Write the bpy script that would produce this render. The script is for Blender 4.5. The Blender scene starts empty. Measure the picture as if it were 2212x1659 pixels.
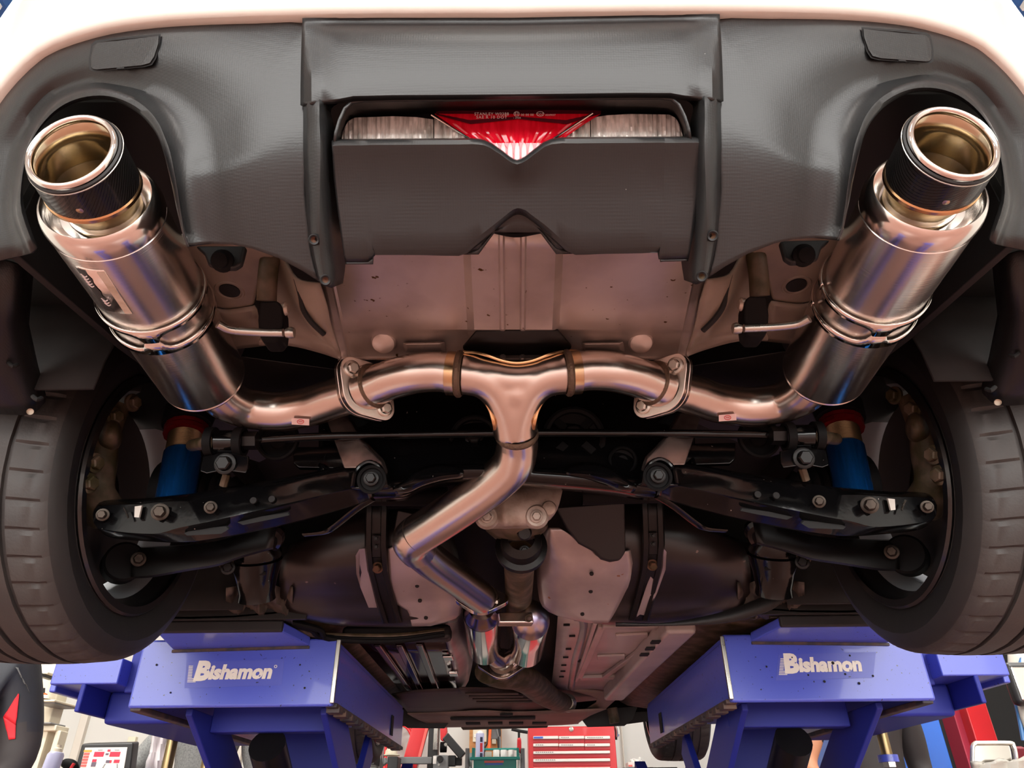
import bpy, bmesh, math, random
from mathutils import Vector, Matrix, Quaternion
random.seed(7)
SC = bpy.context.scene
COL = SC.collection
pi = math.pi

# ------------------------------------------------------------------ camera
FPX, PITCH, ROLL = 1534.0, math.radians(31.7), math.radians(0.55)
CP, SP = math.cos(PITCH), math.sin(PITCH)
CR, SR = math.cos(ROLL), math.sin(ROLL)
FLOOR = -0.95                                   # the camera lens is the origin, 0.95 m above the floor
_d = Vector((0, CP, SP)); _u0 = Vector((0, -SP, CP)); _r0 = Vector((1, 0, 0))
_r = CR * _r0 - SR * _u0; _u = SR * _r0 + CR * _u0
cam_data = bpy.data.cameras.new('camera')
cam_data.sensor_width = 36.0
cam_data.lens = FPX / 2212.0 * 36.0
cam_data.clip_start = 0.02
cam = bpy.data.objects.new('camera', cam_data)
cam.matrix_world = Matrix(((_r.x, _u.x, -_d.x, 0), (_r.y, _u.y, -_d.y, 0), (_r.z, _u.z, -_d.z, 0), (0, 0, 0, 1)))
COL.objects.link(cam)
SC.camera = cam

# ------------------------------------------------------------------ light and exposure
world = bpy.data.worlds.new('world'); SC.world = world
world.use_nodes = True
_bg = world.node_tree.nodes['Background']
_bg.inputs['Color'].default_value = (1.0, 0.975, 0.94, 1)
_bg.inputs['Strength'].default_value = 8.0
SC.view_settings.view_transform = 'Standard'
SC.view_settings.look = 'None'
SC.view_settings.gamma = 1.0
SC.view_settings.use_curve_mapping = False
SC.view_settings.exposure = 0.0
SC.cycles.max_bounces = 8
SC.cycles.diffuse_bounces = 4
SC.cycles.glossy_bounces = 5
SC.cycles.use_denoising = True
SC.cycles.sample_clamp_indirect = 6.0

def area_light(name, loc, size, power, rot=(0, 0, 0), color=(1, 0.97, 0.92)):
    l = bpy.data.lights.new(name, 'AREA'); l.shape = 'RECTANGLE'
    l.size, l.size_y = size; l.energy = power; l.color = color
    o = bpy.data.objects.new(name, l); o.location = loc; o.rotation_euler = rot
    COL.objects.link(o); return o
for _i, (_x, _y, _p) in enumerate([(-2.9, 1.4, 150), (2.9, 1.4, 150), (-2.7, 3.5, 80), (2.7, 3.5, 80), (0, -1.8, 26), (-2.6, -1.8, 18), (2.6, -1.8, 18)]):  # unseen lamps; side pairs set to brighten the floor mirrored in the mufflers
    area_light('unseen_ceiling_lamp_light', (_x, _y, 3.0), (1.2, 0.25), _p)

# ------------------------------------------------------------------ helpers
def ray(u, v):
    a_, b_ = (u - 1106.0) / FPX, (829.5 - v) / FPX
    a = a_ * CR + b_ * SR; b = -a_ * SR + b_ * CR
    return Vector((a, CP - b * SP, SP + b * CP))
def PD(u, v, t): return ray(u, v) * t
def PX(u, v, x): d = ray(u, v); return d * (x / d.x)
def PY(u, v, y): d = ray(u, v); return d * (y / d.y)
def PZ(u, v, z): d = ray(u, v); return d * (z / d.z)
def plan(x):                                     # plan curve of the car's tail
    ax = abs(x)
    return 0.385 + 0.22 * (ax / 0.7) ** 2.6
def S(x, z):
    d = 0.69 - z; e = d - 0.15
    return plan(x) + d * 0.36 + 0.55 * 0.5 * (e + math.sqrt(e * e + 0.0003))
def PS(u, v, off=0.0):                           # where a sight line meets the tail valance (off > 0 lies deeper)
    d = ray(u, v); t0, t1 = 0.3, 1.6
    f = lambda t: t * d.y - S(t * d.x, t * d.z) - off
    for _ in range(40):
        tm = 0.5 * (t0 + t1)
        if f(tm) > 0: t1 = tm
        else: t0 = tm
    return d * t0
XC = 0.0025
def mir(p): return Vector((2 * XC - p[0], p[1], p[2]))
def gs(rows, s): return rows if s < 0 else rows[::-1]     # keeps the faces outward on the mirrored side
def side(p, s): return Vector(p) if s < 0 else mir(p)   # data is read on the left side
def lerp(a, b, t): return a + (b - a) * t
def cr(pts, k=4, closed=False):                  # Catmull-Rom resampling
    P = [Vector(p) for p in pts]; n = len(P); out = []
    rng = range(n if closed else n - 1)
    for i in rng:
        p1, p2 = P[i], P[(i + 1) % n]
        p0 = P[i - 1] if (i > 0 or closed) else p1 * 2 - p2
        p3 = P[(i + 2) % n] if (i + 2 < n or closed) else p2 * 2 - p1
        for j in range(k):
            t = j / k; t2 = t * t; t3 = t2 * t
            out.append(0.5 * ((2 * p1) + (p2 - p0) * t + (2 * p0 - 5 * p1 + 4 * p2 - p3) * t2 + (3 * p1 - p0 - 3 * p2 + p3) * t3))
    if not closed: out.append(P[-1].copy())
    return out
def interp(x, tab):
    if x <= tab[0][0]: return tab[0][1]
    for (a, va), (b, vb) in zip(tab, tab[1:]):
        if x <= b: return va + (vb - va) * (x - a) / (b - a)
    return tab[-1][1]

ROOT = {}
def rootloc(o):
    while o is not None:
        if o.name in ROOT: return ROOT[o.name]
        o = o.parent
    return Vector((0, 0, 0))

class MB:
    def __init__(s): s.v = []; s.f = []; s.m = []; s.mi = 0
    def add(s, vs, fs):
        b = len(s.v); s.v += [Vector(p) for p in vs]
        for f in fs: s.f.append([b + i for i in f]); s.m.append(s.mi)
        return b
    def grid(s, rows, close_u=False, close_v=False):
        nr, nc = len(rows), len(rows[0]); vs = [p for r in rows for p in r]; fs = []
        for i in range(nr if close_v else nr - 1):
            for j in range(nc if close_u else nc - 1):
                a = i * nc + j; b = i * nc + (j + 1) % nc
                c = ((i + 1) % nr) * nc + (j + 1) % nc; d = ((i + 1) % nr) * nc + j
                fs.append((a, b, c, d))
        return s.add(vs, fs)
    def tube(s, path, r, n=16, k=6, caps=True, flat=1.0):
        pts = cr(path, k) if k > 1 else [Vector(p) for p in path]
        L = len(pts); rr = r if callable(r) else (lambda t: r)
        t0 = (pts[1] - pts[0]).normalized()
        up = Vector((0, 0, 1)) if abs(t0.z) < 0.9 else Vector((0, 1, 0))
        x = t0.cross(up).normalized(); rows = []; tp = t0
        for i, p in enumerate(pts):
            t = (pts[min(i + 1, L - 1)] - pts[max(i - 1, 0)]).normalized()
            x = tp.rotation_difference(t) @ x; x = (x - t * x.dot(t)).normalized(); y = t.cross(x); tp = t
            q = rr(i / (L - 1))
            rows.append([p + (x * math.cos(2 * pi * j / n) + y * math.sin(2 * pi * j / n) * flat) * q for j in range(n)])
        b = s.grid(rows, close_u=True)
        if caps:
            s.f.append([b + j for j in range(n)][::-1]); s.m.append(s.mi)
            e = b + (L - 1) * n; s.f.append([e + j for j in range(n)]); s.m.append(s.mi)
    def lathe(s, prof, o, ax, n=24, ph=0.0, cap0=False, cap1=False, up=None):
        ax = Vector(ax).normalized(); o = Vector(o)
        up = Vector(up) if up is not None else (Vector((0, 0, 1)) if abs(ax.z) < 0.9 else Vector((0, 1, 0)))
        x = ax.cross(up).normalized(); y = ax.cross(x)
        rows = [[o + ax * h + (x * math.cos(ph + 2 * pi * j / n) + y * math.sin(ph + 2 * pi * j / n)) * r for j in range(n)] for h, r in prof]
        b = s.grid(rows, close_u=True)
        if cap0: s.f.append([b + j for j in range(n)][::-1]); s.m.append(s.mi)
        if cap1:
            e = b + (len(prof) - 1) * n; s.f.append([e + j for j in range(n)]); s.m.append(s.mi)
    def prism(s, poly, vec):
        n = len(poly); vec = Vector(vec); p = [Vector(q) for q in poly]
        s.add(p + [q + vec for q in p], [tuple(range(n))[::-1], tuple(range(n, 2 * n))] + [(i, (i + 1) % n, n + (i + 1) % n, n + i) for i in range(n)])
    def box(s, c, size, M=None):
        c = Vector(c); h = Vector(size) * 0.5; vs = []
        for sx, sy, sz in ((-1, -1, -1), (1, -1, -1), (1, 1, -1), (-1, 1, -1), (-1, -1, 1), (1, -1, 1), (1, 1, 1), (-1, 1, 1)):
            q = Vector((sx * h.x, sy * h.y, sz * h.z)); vs.append(c + (M @ q if M is not None else q))
        s.add(vs, [(0, 3, 2, 1), (4, 5, 6, 7), (0, 1, 5, 4), (1, 2, 6, 5), (2, 3, 7, 6), (3, 0, 4, 7)])
    def bar(s, p, q, w, h, up=(0, 0, 1)):
        p, q = Vector(p), Vector(q); t = (q - p).normalized(); x = t.cross(Vector(up)).normalized(); y = x.cross(t)
        vs = []
        for e in (p, q):
            for a, b in ((-1, -1), (1, -1), (1, 1), (-1, 1)): vs.append(e + x * a * w / 2 + y * b * h / 2)
        s.add(vs, [(0, 3, 2, 1), (4, 5, 6, 7), (0, 1, 5, 4), (1, 2, 6, 5), (2, 3, 7, 6), (3, 0, 4, 7)])
    def bolt(s, p, ax, r, h=None):
        h = h or r * 0.9
        s.lathe([(-r * .2, 0.0001), (-r * .2, r * 1.45), (r * .2, r * 1.45), (r * .3, r * 1.2), (r * .3, r)], p, ax, 18)
        s.lathe([(r * .25, r), (h * .8 + r * .2, r), (h + r * .2, r * .82), (h + r * .2, 0.0001)], p, ax, 6)
    def flip(s):
        s.f = [f[::-1] for f in s.f]; return s
    def build(s, name, mat, parent=None, smooth=True, solid=0.0, bevel=0.0, seg=2, ang=35, sub=0, off=None, label=None, recalc=False):
        base = rootloc(parent) if parent is not None else Vector((0, 0, 0))
        me = bpy.data.meshes.new(name)
        me.from_pydata([tuple(p - base) for p in s.v], [], s.f)
        mats = mat if isinstance(mat, (list, tuple)) else [mat]
        for m in mats: me.materials.append(m)
        if len(mats) > 1:
            for p, i in zip(me.polygons, s.m): p.material_index = min(i, len(mats) - 1)
        if recalc:
            bm = bmesh.new(); bm.from_mesh(me)
            bmesh.ops.remove_doubles(bm, verts=bm.verts, dist=1e-6)
            bmesh.ops.recalc_face_normals(bm, faces=bm.faces); bm.to_mesh(me); bm.free()
        me.validate(); me.update()
        if smooth:
            me.polygons.foreach_set('use_smooth', [True] * len(me.polygons))
            if not sub: me.set_sharp_from_angle(angle=math.radians(ang))
        o = bpy.data.objects.new(name, me); COL.objects.link(o)
        if parent is not None: o.parent = parent
        if sub:
            md = o.modifiers.new('subdivision', 'SUBSURF'); md.levels = md.render_levels = sub
        if solid:
            md = o.modifiers.new('solidify', 'SOLIDIFY'); md.thickness = solid; md.offset = 1 if off is None else off
        if bevel:
            md = o.modifiers.new('bevel', 'BEVEL'); md.width = bevel; md.segments = seg; md.limit_method = 'ANGLE'; md.angle_limit = math.radians(40); md.harden_normals = True
        if label: o['label'] = label
        return o

def thing(name, label, cat, loc, group=None):
    o = bpy.data.objects.new(name, None); o.location = loc; o.empty_display_size = 0.05; COL.objects.link(o)
    ROOT[o.name] = Vector(loc); o['label'] = label; o['category'] = cat
    if group: o['group'] = group
    return o
def tag(o, label, cat, group=None):
    o['label'] = label; o['category'] = cat
    if group: o['group'] = group
    return o
def struct(o): o['kind'] = 'structure'; return o

def text_mesh(txt, size, M, name, mat, parent, extrude=0.0004, shear=0.0, offset=0.0, spacing=1.0, align='CENTER', label=None):
    c = bpy.data.curves.new(name, 'FONT'); c.body = txt; c.size = size; c.extrude = extrude; c.shear = shear
    c.offset = offset; c.space_character = spacing; c.align_x = align; c.resolution_u = 3
    t = bpy.data.objects.new(name, c); COL.objects.link(t)
    bpy.context.view_layer.update()
    me = bpy.data.meshes.new_from_object(t.evaluated_get(bpy.context.evaluated_depsgraph_get()))
    bpy.data.objects.remove(t); bpy.data.curves.remove(c)
    base = rootloc(parent)
    me.transform(Matrix.Translation(-base) @ M); me.materials.clear(); me.materials.append(mat); me.name = name
    o = bpy.data.objects.new(name, me); COL.objects.link(o); o.parent = parent
    if label: o['label'] = label
    return o
def frame(o, x, y):                              # matrix with the given origin, x and y directions
    x = Vector(x).normalized(); y = Vector(y); y = (y - x * y.dot(x)).normalized(); z = x.cross(y)
    return Matrix(((x.x, y.x, z.x, o[0]), (x.y, y.y, z.y, o[1]), (x.z, y.z, z.z, o[2]), (0, 0, 0, 1)))

# ------------------------------------------------------------------ materials
def lin(c):
    f = lambda x: x / 12.92 if x <= 0.04045 else ((x + 0.055) / 1.055) ** 2.4
    return tuple(f(x / 255.0) for x in c) + (1.0,)
def pm(name, rgb, rough=0.5, metal=0.0, var=0.0, vscale=8.0, vrgb=None, bump=0.0, bscale=60.0, coat=0.0, spec=0.5, rvar=0.0, aniso=0.0, speck=None, stretch=None, bdist=0.002):
    m = bpy.data.materials.new(name); m.use_nodes = True
    nt = m.node_tree; N = nt.nodes; L = nt.links; b = N['Principled BSDF']
    c = lin(rgb)
    b.inputs['Base Color'].default_value = c; b.inputs['Roughness'].default_value = rough
    b.inputs['Metallic'].default_value = metal; b.inputs['Coat Weight'].default_value = coat
    b.inputs['Coat Roughness'].default_value = 0.05; b.inputs['Specular IOR Level'].default_value = spec
    b.inputs['Anisotropic'].default_value = aniso
    tc = N.new('ShaderNodeTexCoord'); src = tc.outputs['Object']
    if stretch:
        mp = N.new('ShaderNodeMapping'); mp.inputs['Scale'].default_value = stretch
        L.new(src, mp.inputs['Vector']); src = mp.outputs['Vector']
    def noise(scale, detail=4):
        n = N.new('ShaderNodeTexNoise'); n.inputs['Scale'].default_value = scale; n.inputs['Detail'].default_value = detail
        L.new(src, n.inputs['Vector']); return n
    def ramp(fac, p0, p1, c0, c1):
        r = N.new('ShaderNodeValToRGB'); e = r.color_ramp.elements
        e[0].position, e[0].color = p0, c0; e[1].position, e[1].color = p1, c1
        L.new(fac, r.inputs['Fac']); return r.outputs['Color']
    colsock = None
    if var or vrgb:
        n = noise(vscale)
        c2 = lin(vrgb) if vrgb else tuple(x * (1 - var) for x in c[:3]) + (1,)
        colsock = ramp(n.outputs['Fac'], 0.42, 0.68, c, c2)
    if speck:                                    # (rgb, scale, threshold): small specks of dirt, rust or water
        n = noise(speck[1], 2)
        mk = ramp(n.outputs['Fac'], speck[2], speck[2] + 0.04, (0, 0, 0, 1), (1, 1, 1, 1))
        mx = N.new('ShaderNodeMix'); mx.data_type = 'RGBA'
        L.new(mk, mx.inputs[0]); mx.inputs[7].default_value = lin(speck[0])
        if colsock is not None: L.new(colsock, mx.inputs[6])
        else: mx.inputs[6].default_value = c
        colsock = mx.outputs[2]
    if colsock is not None: L.new(colsock, b.inputs['Base Color'])
    if rvar:
        n = noise(vscale * 1.7)
        mr = N.new('ShaderNodeMapRange'); mr.inputs[1].default_value = .3; mr.inputs[2].default_value = .7
        mr.inputs[3].default_value = max(0.02, rough - rvar); mr.inputs[4].default_value = rough + rvar
        L.new(n.outputs['Fac'], mr.inputs[0]); L.new(mr.outputs[0], b.inputs['Roughness'])
    if bump:
        n = noise(bscale, 3); bp = N.new('ShaderNodeBump'); bp.inputs['Strength'].default_value = bump; bp.inputs['Distance'].default_value = bdist
        L.new(n.outputs['Fac'], bp.inputs['Height']); L.new(bp.outputs['Normal'], b.inputs['Normal'])
    return m
def plastic_grain(name, rgb, rough):             # moulded plastic with a fine dimple grain
    m = pm(name, rgb, rough, speck=((150, 148, 142), 190.0, 0.80)); nt = m.node_tree; N = nt.nodes; L = nt.links
    tc = N['Texture Coordinate']; vo = N.new('ShaderNodeTexVoronoi'); vo.inputs['Scale'].default_value = 420; vo.inputs['Randomness'].default_value = 0.25
    bp = N.new('ShaderNodeBump'); bp.inputs['Strength'].default_value = 0.5; bp.inputs['Distance'].default_value = 0.0002
    L.new(tc.outputs['Object'], vo.inputs['Vector']); L.new(vo.outputs['Distance'], bp.inputs['Height']); L.new(bp.outputs['Normal'], N['Principled BSDF'].inputs['Normal'])
    return m
def brushed(name, rgb, rough, axis):             # steel with fine hairlines running round the given axis (0, 1 or 2)
    st = [3.0, 3.0, 3.0]; st[axis] = 900.0
    m = pm(name, rgb, rough, 1.0, bump=0.3, bscale=1.0, stretch=tuple(st), bdist=0.0004)
    return m
def emit(name, rgb, strength):
    m = pm(name, rgb, 0.6); b = m.node_tree.nodes['Principled BSDF']
    b.inputs['Emission Color'].default_value = lin(rgb); b.inputs['Emission Strength'].default_value = strength
    return m
M_white = pm('white_car_paint', (224, 222, 214), 0.18, coat=0.6)
M_val = plastic_grain('textured_black_plastic', (25, 26, 27), 0.36)
M_blk = pm('matte_black_plastic', (20, 20, 21), 0.55, bump=0.1, bscale=300)
M_gap = pm('dark_gap', (8, 8, 9), 0.8)
M_rub = pm('black_rubber', (17, 17, 18), 0.62, spec=.1)
M_gloss = pm('glossy_black_chassis_paint', (7, 7, 8), 0.13, spec=.35, speck=((150, 140, 132), 130.0, 0.75), bump=0.25, bscale=30)
M_satin = pm('satin_black_steel', (14, 13, 13), 0.4, spec=.3, var=.4, vscale=20)
M_dirty = pm('dirty_dark_steel', (52, 45, 18), 0.6, vrgb=(96, 80, 66), vscale=30, bump=.3, bscale=90)
M_beige = pm('undersealed_body_panel', (128, 116, 104), 0.42, vrgb=(104, 92, 80), vscale=14, coat=.1)
M_alu = pm('aluminium_heat_shield', (205, 196, 190), 0.42, 0.8, vrgb=(176, 166, 160), vscale=9, speck=((92, 66, 26), 90.0, 0.71), bump=.06, bscale=40)
M_zinc = pm('zinc_plated_steel', (190, 186, 178), 0.3, 1.0, rvar=.1)
M_ss = pm('polished_stainless', (226, 220, 214), 0.1, 1.0)
M_ssb = pm('satin_stainless', (214, 204, 196), 0.24, 1.0, bump=.03, bscale=120)
M_can = brushed('brushed_stainless_can', (234, 228, 222), 0.22, 1)
M_gold = pm('heat_tinted_stainless', (206, 176, 136), 0.22, 1.0, vrgb=(196, 176, 150), vscale=40)
M_blueheat = pm('blue_heat_tint', (120, 128, 190), 0.2, 1.0, vrgb=(196, 170, 140), vscale=14)
M_weld = pm('weld_bead', (112, 98, 84), 0.5, 0.8, bump=.8, bscale=260)
M_carbon = pm('carbon_fibre', (14, 14, 15), 0.3, coat=.4)
def _twill(m):                                   # diagonal weave of the carbon cloth
    nt = m.node_tree; N = nt.nodes; L = nt.links; w = N.new('ShaderNodeTexWave'); w.inputs['Scale'].default_value = 130; w.bands_direction = 'DIAGONAL'
    w.inputs['Distortion'].default_value = .6; w.inputs['Detail'].default_value = 0
    r = N.new('ShaderNodeMapRange'); r.inputs[3].default_value = .22; r.inputs[4].default_value = .6
    L.new(N['Texture Coordinate'].outputs['Object'], w.inputs['Vector']); L.new(w.outputs['Fac'], r.inputs[0]); L.new(r.outputs[0], N['Principled BSDF'].inputs['Roughness'])
    bp = N.new('ShaderNodeBump'); bp.inputs['Strength'].default_value = .3; bp.inputs['Distance'].default_value = .0002
    L.new(w.outputs['Fac'], bp.inputs['Height']); L.new(bp.outputs['Normal'], N['Principled BSDF'].inputs['Normal'])
_twill(M_carbon)
M_alloy = pm('cast_aluminium', (176, 166, 156), 0.5, 0.35, vrgb=(132, 118, 106), vscale=26, bump=.35, bscale=120)
M_rust = pm('rusty_steel', (96, 62, 44), 0.75, vrgb=(62, 48, 18), vscale=30)
# ------------------------------------------------------------------ the workshop
M_floor = pm('salmon_floor_coating', (160, 116, 104), 0.35, vrgb=(150, 108, 97), vscale=1.2, rvar=.06)
M_wall = pm('off_white_wall_board', (204, 204, 198), 0.55)
M_ceil = pm('white_ceiling', (205, 203, 198), 0.7)
X0, X1, Y0, Y1, ZC = -5.2, 5.2, -4.5, 6.6, 3.25
def slab(name, c, size, mat):
    m = MB(); m.box(c, size); return struct(m.build(name, mat, smooth=False))
slab('floor', (0, (Y0 + Y1) / 2, FLOOR - .05), (X1 - X0, Y1 - Y0, .1), M_floor)
slab('ceiling', (0, (Y0 + Y1) / 2, ZC + .05), (X1 - X0, Y1 - Y0, .1), M_ceil)
slab('wall_left', (X0 - .05, (Y0 + Y1) / 2, (FLOOR + ZC) / 2), (.1, Y1 - Y0, ZC - FLOOR), M_wall)
slab('wall_right', (X1 + .05, (Y0 + Y1) / 2, (FLOOR + ZC) / 2), (.1, Y1 - Y0, ZC - FLOOR), M_wall)
slab('wall_far', (0, Y1 + .05, (FLOOR + ZC) / 2), (X1 - X0 + .2, .1, ZC - FLOOR), M_wall)
M_apron = pm('asphalt_apron', (88, 84, 80), 0.8, var=.2, vscale=2)
slab('trim_apron', (0, Y0 - 5, FLOOR - .06), (22, 10, .1), M_apron)

car = thing('car', 'white car raised on the blue lift, seen from below and behind', 'car', (0, 1.0, 0.21))

# ------------------------------------------------------------------ tail: white bumper skin
LIP = [(0 - 130, 590), (-125, 480), (-105, 390), (-70, 310), (-25, 250), (10, 200), (50, 155), (98, 115), (153, 92), (237, 68), (339, 54), (450, 47), (560, 43), (650, 40), (760, 38.5), (900, 37.5), (1110, 37)]
lip3 = [PS(u, v) for u, v in LIP]
liptab = sorted((abs(p.x - XC), p.z) for p in lip3)
def lipz(x): return interp(abs(x - XC), liptab)
xs = [0.0025 + 0.76 * math.sin(pi / 2 * i / 40) for i in range(-40, 41)]
m = MB(); rows = []
prof = [(0.012, .022), (0.002, .006), (0.0, -.004), (.004, -.010), (.014, -.014), (.04, -.02), (.09, -.03), (.16, -.036), (.26, -.034), (.4, -.02), (.6, .01), (.8, .05)]
for dz, dy in prof:
    r = []
    for x in xs:
        z = lipz(x) + dz
        nx = 0.817 * (abs(x) / 0.7) ** 1.6; k = 1 / math.sqrt(1 + nx * nx); sx = 1 if x > 0 else -1
        base = Vector((x, S(x, lipz(x)), z))
        r.append(base + Vector((sx * nx * k, -k, 0)) * (-dy))
    ext = []
    for s_ in (-1, 1):
        e = r[0] if s_ < 0 else r[-1]
        ext.append([e + Vector((s_ * .04, .06, .0)), e + Vector((s_ * .07, .12, .0)), e + Vector((s_ * .085, .18, 0.0))])
    rows.append(ext[0][::-1] + r + ext[1])
m.grid(rows)
m.build('rear_bumper', M_white, car, ang=60, label='glossy white bumper skin')

# ------------------------------------------------------------------ tail: black textured valance
SIDE = [((81, 534), (64, 548), (0, 562), (-130, 590)), ((54, 455), (34, 465), (-20, 470), (-125, 480)), ((50, 395), (38, 410), (-15, 395), (-105, 390)),
        ((62, 328), (51, 335), (0, 320), (-70, 310)), ((82, 285), (72, 285), (30, 268), (-25, 250)), ((112, 252), (98, 245), (60, 225), (10, 200)),
        ((145, 230), (130, 215), (95, 190), (50, 155)), ((180, 218), (170, 197), (140, 165), (98, 115)), ((215, 215), (210, 190), (195, 150), (153, 92)),
        ((245, 218), (250, 195), (255, 150), (237, 68)), ((275, 230), (295, 212), (320, 150), (339, 54)), ((305, 250), (325, 235), (390, 160), (450, 47)),
        ((330, 278), (345, 262), (450, 190), (560, 43)), ((345, 305), (357, 290), (500, 230), (662, 42)), ((356, 340), (370, 325), (510, 280), (662, 130)),
        ((365, 375), (379, 370), (515, 330), (661, 230)), ((373, 410), (385, 405), (520, 380), (661, 330)), ((380, 445), (390, 441), (525, 430), (660, 420)),
        ((388, 480), (396, 480), (530, 480), (668, 490)), ((395, 508), (401, 508), (538, 515), (674, 550)), ((405, 530), (410, 532), (545, 537), (688, 608))]
def v2(p): return Vector((p[0], p[1], 0))
cols = [cr([v2(r[k]) for r in SIDE], 3) for k in range(4)]
OFFS = [(0, .055), (0, .02), (0, -.006), (.35, -.012), (.8, -.012), (1, -.008), (1.15, .004), (1.35, .012), (1.7, .010), (2, .004), (2.4, 0), (2.75, .001), (2.93, .004), (3, .009)]
def side_pt(i, q):
    a, b, c, d = (cols[k][i] for k in range(4))
    if q <= 1: return a.lerp(b, q)
    pts = [b, c, d]; t = (q - 1) / 2                     # quadratic through the middle point
    l0 = 2 * (t - .5) * (t - 1); l1 = -4 * t * (t - 1); l2 = 2 * t * (t - .5)
    return b * l0 + c * l1 + d * l2
sidegrid = []
for q, off in OFFS:
    r = []
    for i in range(len(cols[0])):
        p = side_pt(i, q); o = off
        if 1.4 < q < 2.9 and i > 45: o *= 0.3
        if q >= 2.9 and i > 39: o = .0015
        r.append(PS(p.x, p.y, o))
    sidegrid.append(r)
# centre face above the lamp, then both strakes beside the recess
m = MB()
for s in (-1, 1): m.grid(gs([[side(p, s) for p in r] for r in sidegrid], s))
CU = [655, 664, 676, 692, 706, 735, 765, 850, 980, 1110]
CROWS = [(40, 0, .004), (50, 0, .006), (60, 1, .004), (70, 1, -.004), (84, 1, -.0095), (110, 1, -.0115), (150, 1, -.0125), (185, 1, -.013), (203, 1, -.0125), (210, 1, -.009)]
def fin(u, k):                                            # raised strake crest between u 664 and 692
    return -0.014 * k * max(0, 1 - abs(u - 680) / 22)
rows = []
for v, kind, off in CROWS:
    r = []
    for u in CU:
        o = off * interp(u, [(655, 0), (692, .25), (715, 1), (1110, 1)]) if kind else off * interp(u, [(655, .3), (735, 1)])
        vv = v
        if u < 735 : vv = v + interp(u, [(655, 3), (735, 0)])
        if v >= 195: vv = v + interp(u, [(655, 20), (706, 14), (735, 10), (765, 4), (850, 2), (1110, 0)])
        o += fin(u, interp(v, [(90, 0), (170, 1)]))
        r.append(PS(u, vv, o))
    rows.append(r + [mir(p) for p in r[-2::-1]])
m.grid(rows)
FR = [  # strake rows: outer crease, crest, crest inner, inner wall
    ((655, 200), (666, 198), (690, 200), (712, 206), (754, 214)), ((655, 231), (666, 228), (690, 226), (702, 225), (716, 235)), ((655, 270), (668, 266), (690, 262), (702, 262), (722, 275)), ((655, 325), (668, 322), (692, 318), (704, 316), (719, 311)),
    ((659, 405), (669, 402), (691, 402), (703, 396), (723, 389)), ((663, 480), (671, 478), (690, 482), (706, 488), (735, 486)), ((674, 552), (679, 545), (692, 550), (712, 562), (746, 560)), ((688, 606), (693, 610), (703, 618), (716, 622), (741, 612))]
FO = [(0.003, -.006, -.008, -.003, .003), (0, -.014, -.016, -.008, .014), (0, -.014, -.017, -.01, .02), (0, -.016, -.018, -.012, .02), (0, -.017, -.02, -.013, .024), (.0, -.016, -.02, -.012, .03), (0, -.01, -.014, -.004, .036), (0, -.004, -.006, 0, .03)]
fr = [cr([v2(r[k]) for r in FR], 4) for k in range(5)]
fo = [cr([Vector((r[k], 0, 0)) for r in FO], 4) for k in range(5)]
frows = [[PS(fr[k][i].x, fr[k][i].y, fo[k][i].x) for k in range(5)] for i in range(len(fr[0]))]
for s in (-1, 1): m.grid(gs([[side(p, s) for p in r] for r in frows], -s))
# overhang from the centre face back to the lamp
OPEN = [(719, 311), (722, 285), (730, 258), (742, 232), (758, 217), (785, 213), (850, 212), (980, 211), (1110, 210)]
INN = [(729, 308), (736, 276), (746, 256), (760, 248), (790, 245), (830, 243), (880, 241), (985, 236), (1110, 233)]
rows = []
for t, off in ((0, -.010), (.05, -.004), (.5, .018), (1, .036)):
    r = [PS(lerp(a[0], b[0], t), lerp(a[1], b[1], t), off) for a, b in zip(OPEN, INN)]
    rows.append(r + [mir(p) for p in r[-2::-1]])
m.grid(rows)
valance = m.build('rear_valance', M_val, car, solid=.003, off=-1, ang=50, label='textured dark grey plastic valance with two exhaust cut-outs')
# screw holes in the strakes
for s in (-1, 1):
    for (u, v) in ((678, 518), (703, 605)):
        p = side(PS(u, v, -.018), s); q = MB(); ax = (p * -1).normalized()
        q.lathe([(0, .0028), (.0015, .0045), (0, .0055), (-.004, .0055)], p, ax, 14, cap0=False)
        q.mi = 1; q.lathe([(-.003, .0001), (-.001, .0045)], p, ax, 14)
        q.build('screw', [M_blk, M_rust], valance)
# tow hook covers
FLAP = [(195, 147), (194, 125), (199, 98), (208, 90), (250, 84), (345, 75), (344, 92), (335, 124), (326, 138), (308, 143), (207, 152), (199, 151)]
for s in (-1, 1):
    q = MB(); c = Vector((sum(p[0] for p in FLAP) / len(FLAP), sum(p[1] for p in FLAP) / len(FLAP)))
    def ringp(k, off):
        out = []
        for p in FLAP:
            d_ = Vector((p[0] - c.x, p[1] - c.y)); d_ = Vector((k if d_.x > 0 else -k, k if d_.y > 0 else -k)) ; out.append(side(PS(p[0] + d_.x, p[1] + d_.y, off), s))
        return out
    r0, r1, r2 = ringp(-2.2, -.0022), ringp(-1.6, -.0006), ringp(2.2, -.0005)
    q.add(r0, [tuple(range(len(FLAP)))]); q.grid([r0, r1], close_u=True); q.mi = 1; q.grid([r1, r2], close_u=True)
    fl = q.build('tow_hook_cover', [M_val, M_gap], valance, smooth=False, recalc=True)
    q = MB(); n = [side(PS(u, v, -.004), s) for u, v in ((252, 146), (268, 145), (268, 148), (252, 149))]
    q.prism(n, (0, .002, .001)); q.build('notch', M_gap, valance, smooth=False)

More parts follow.
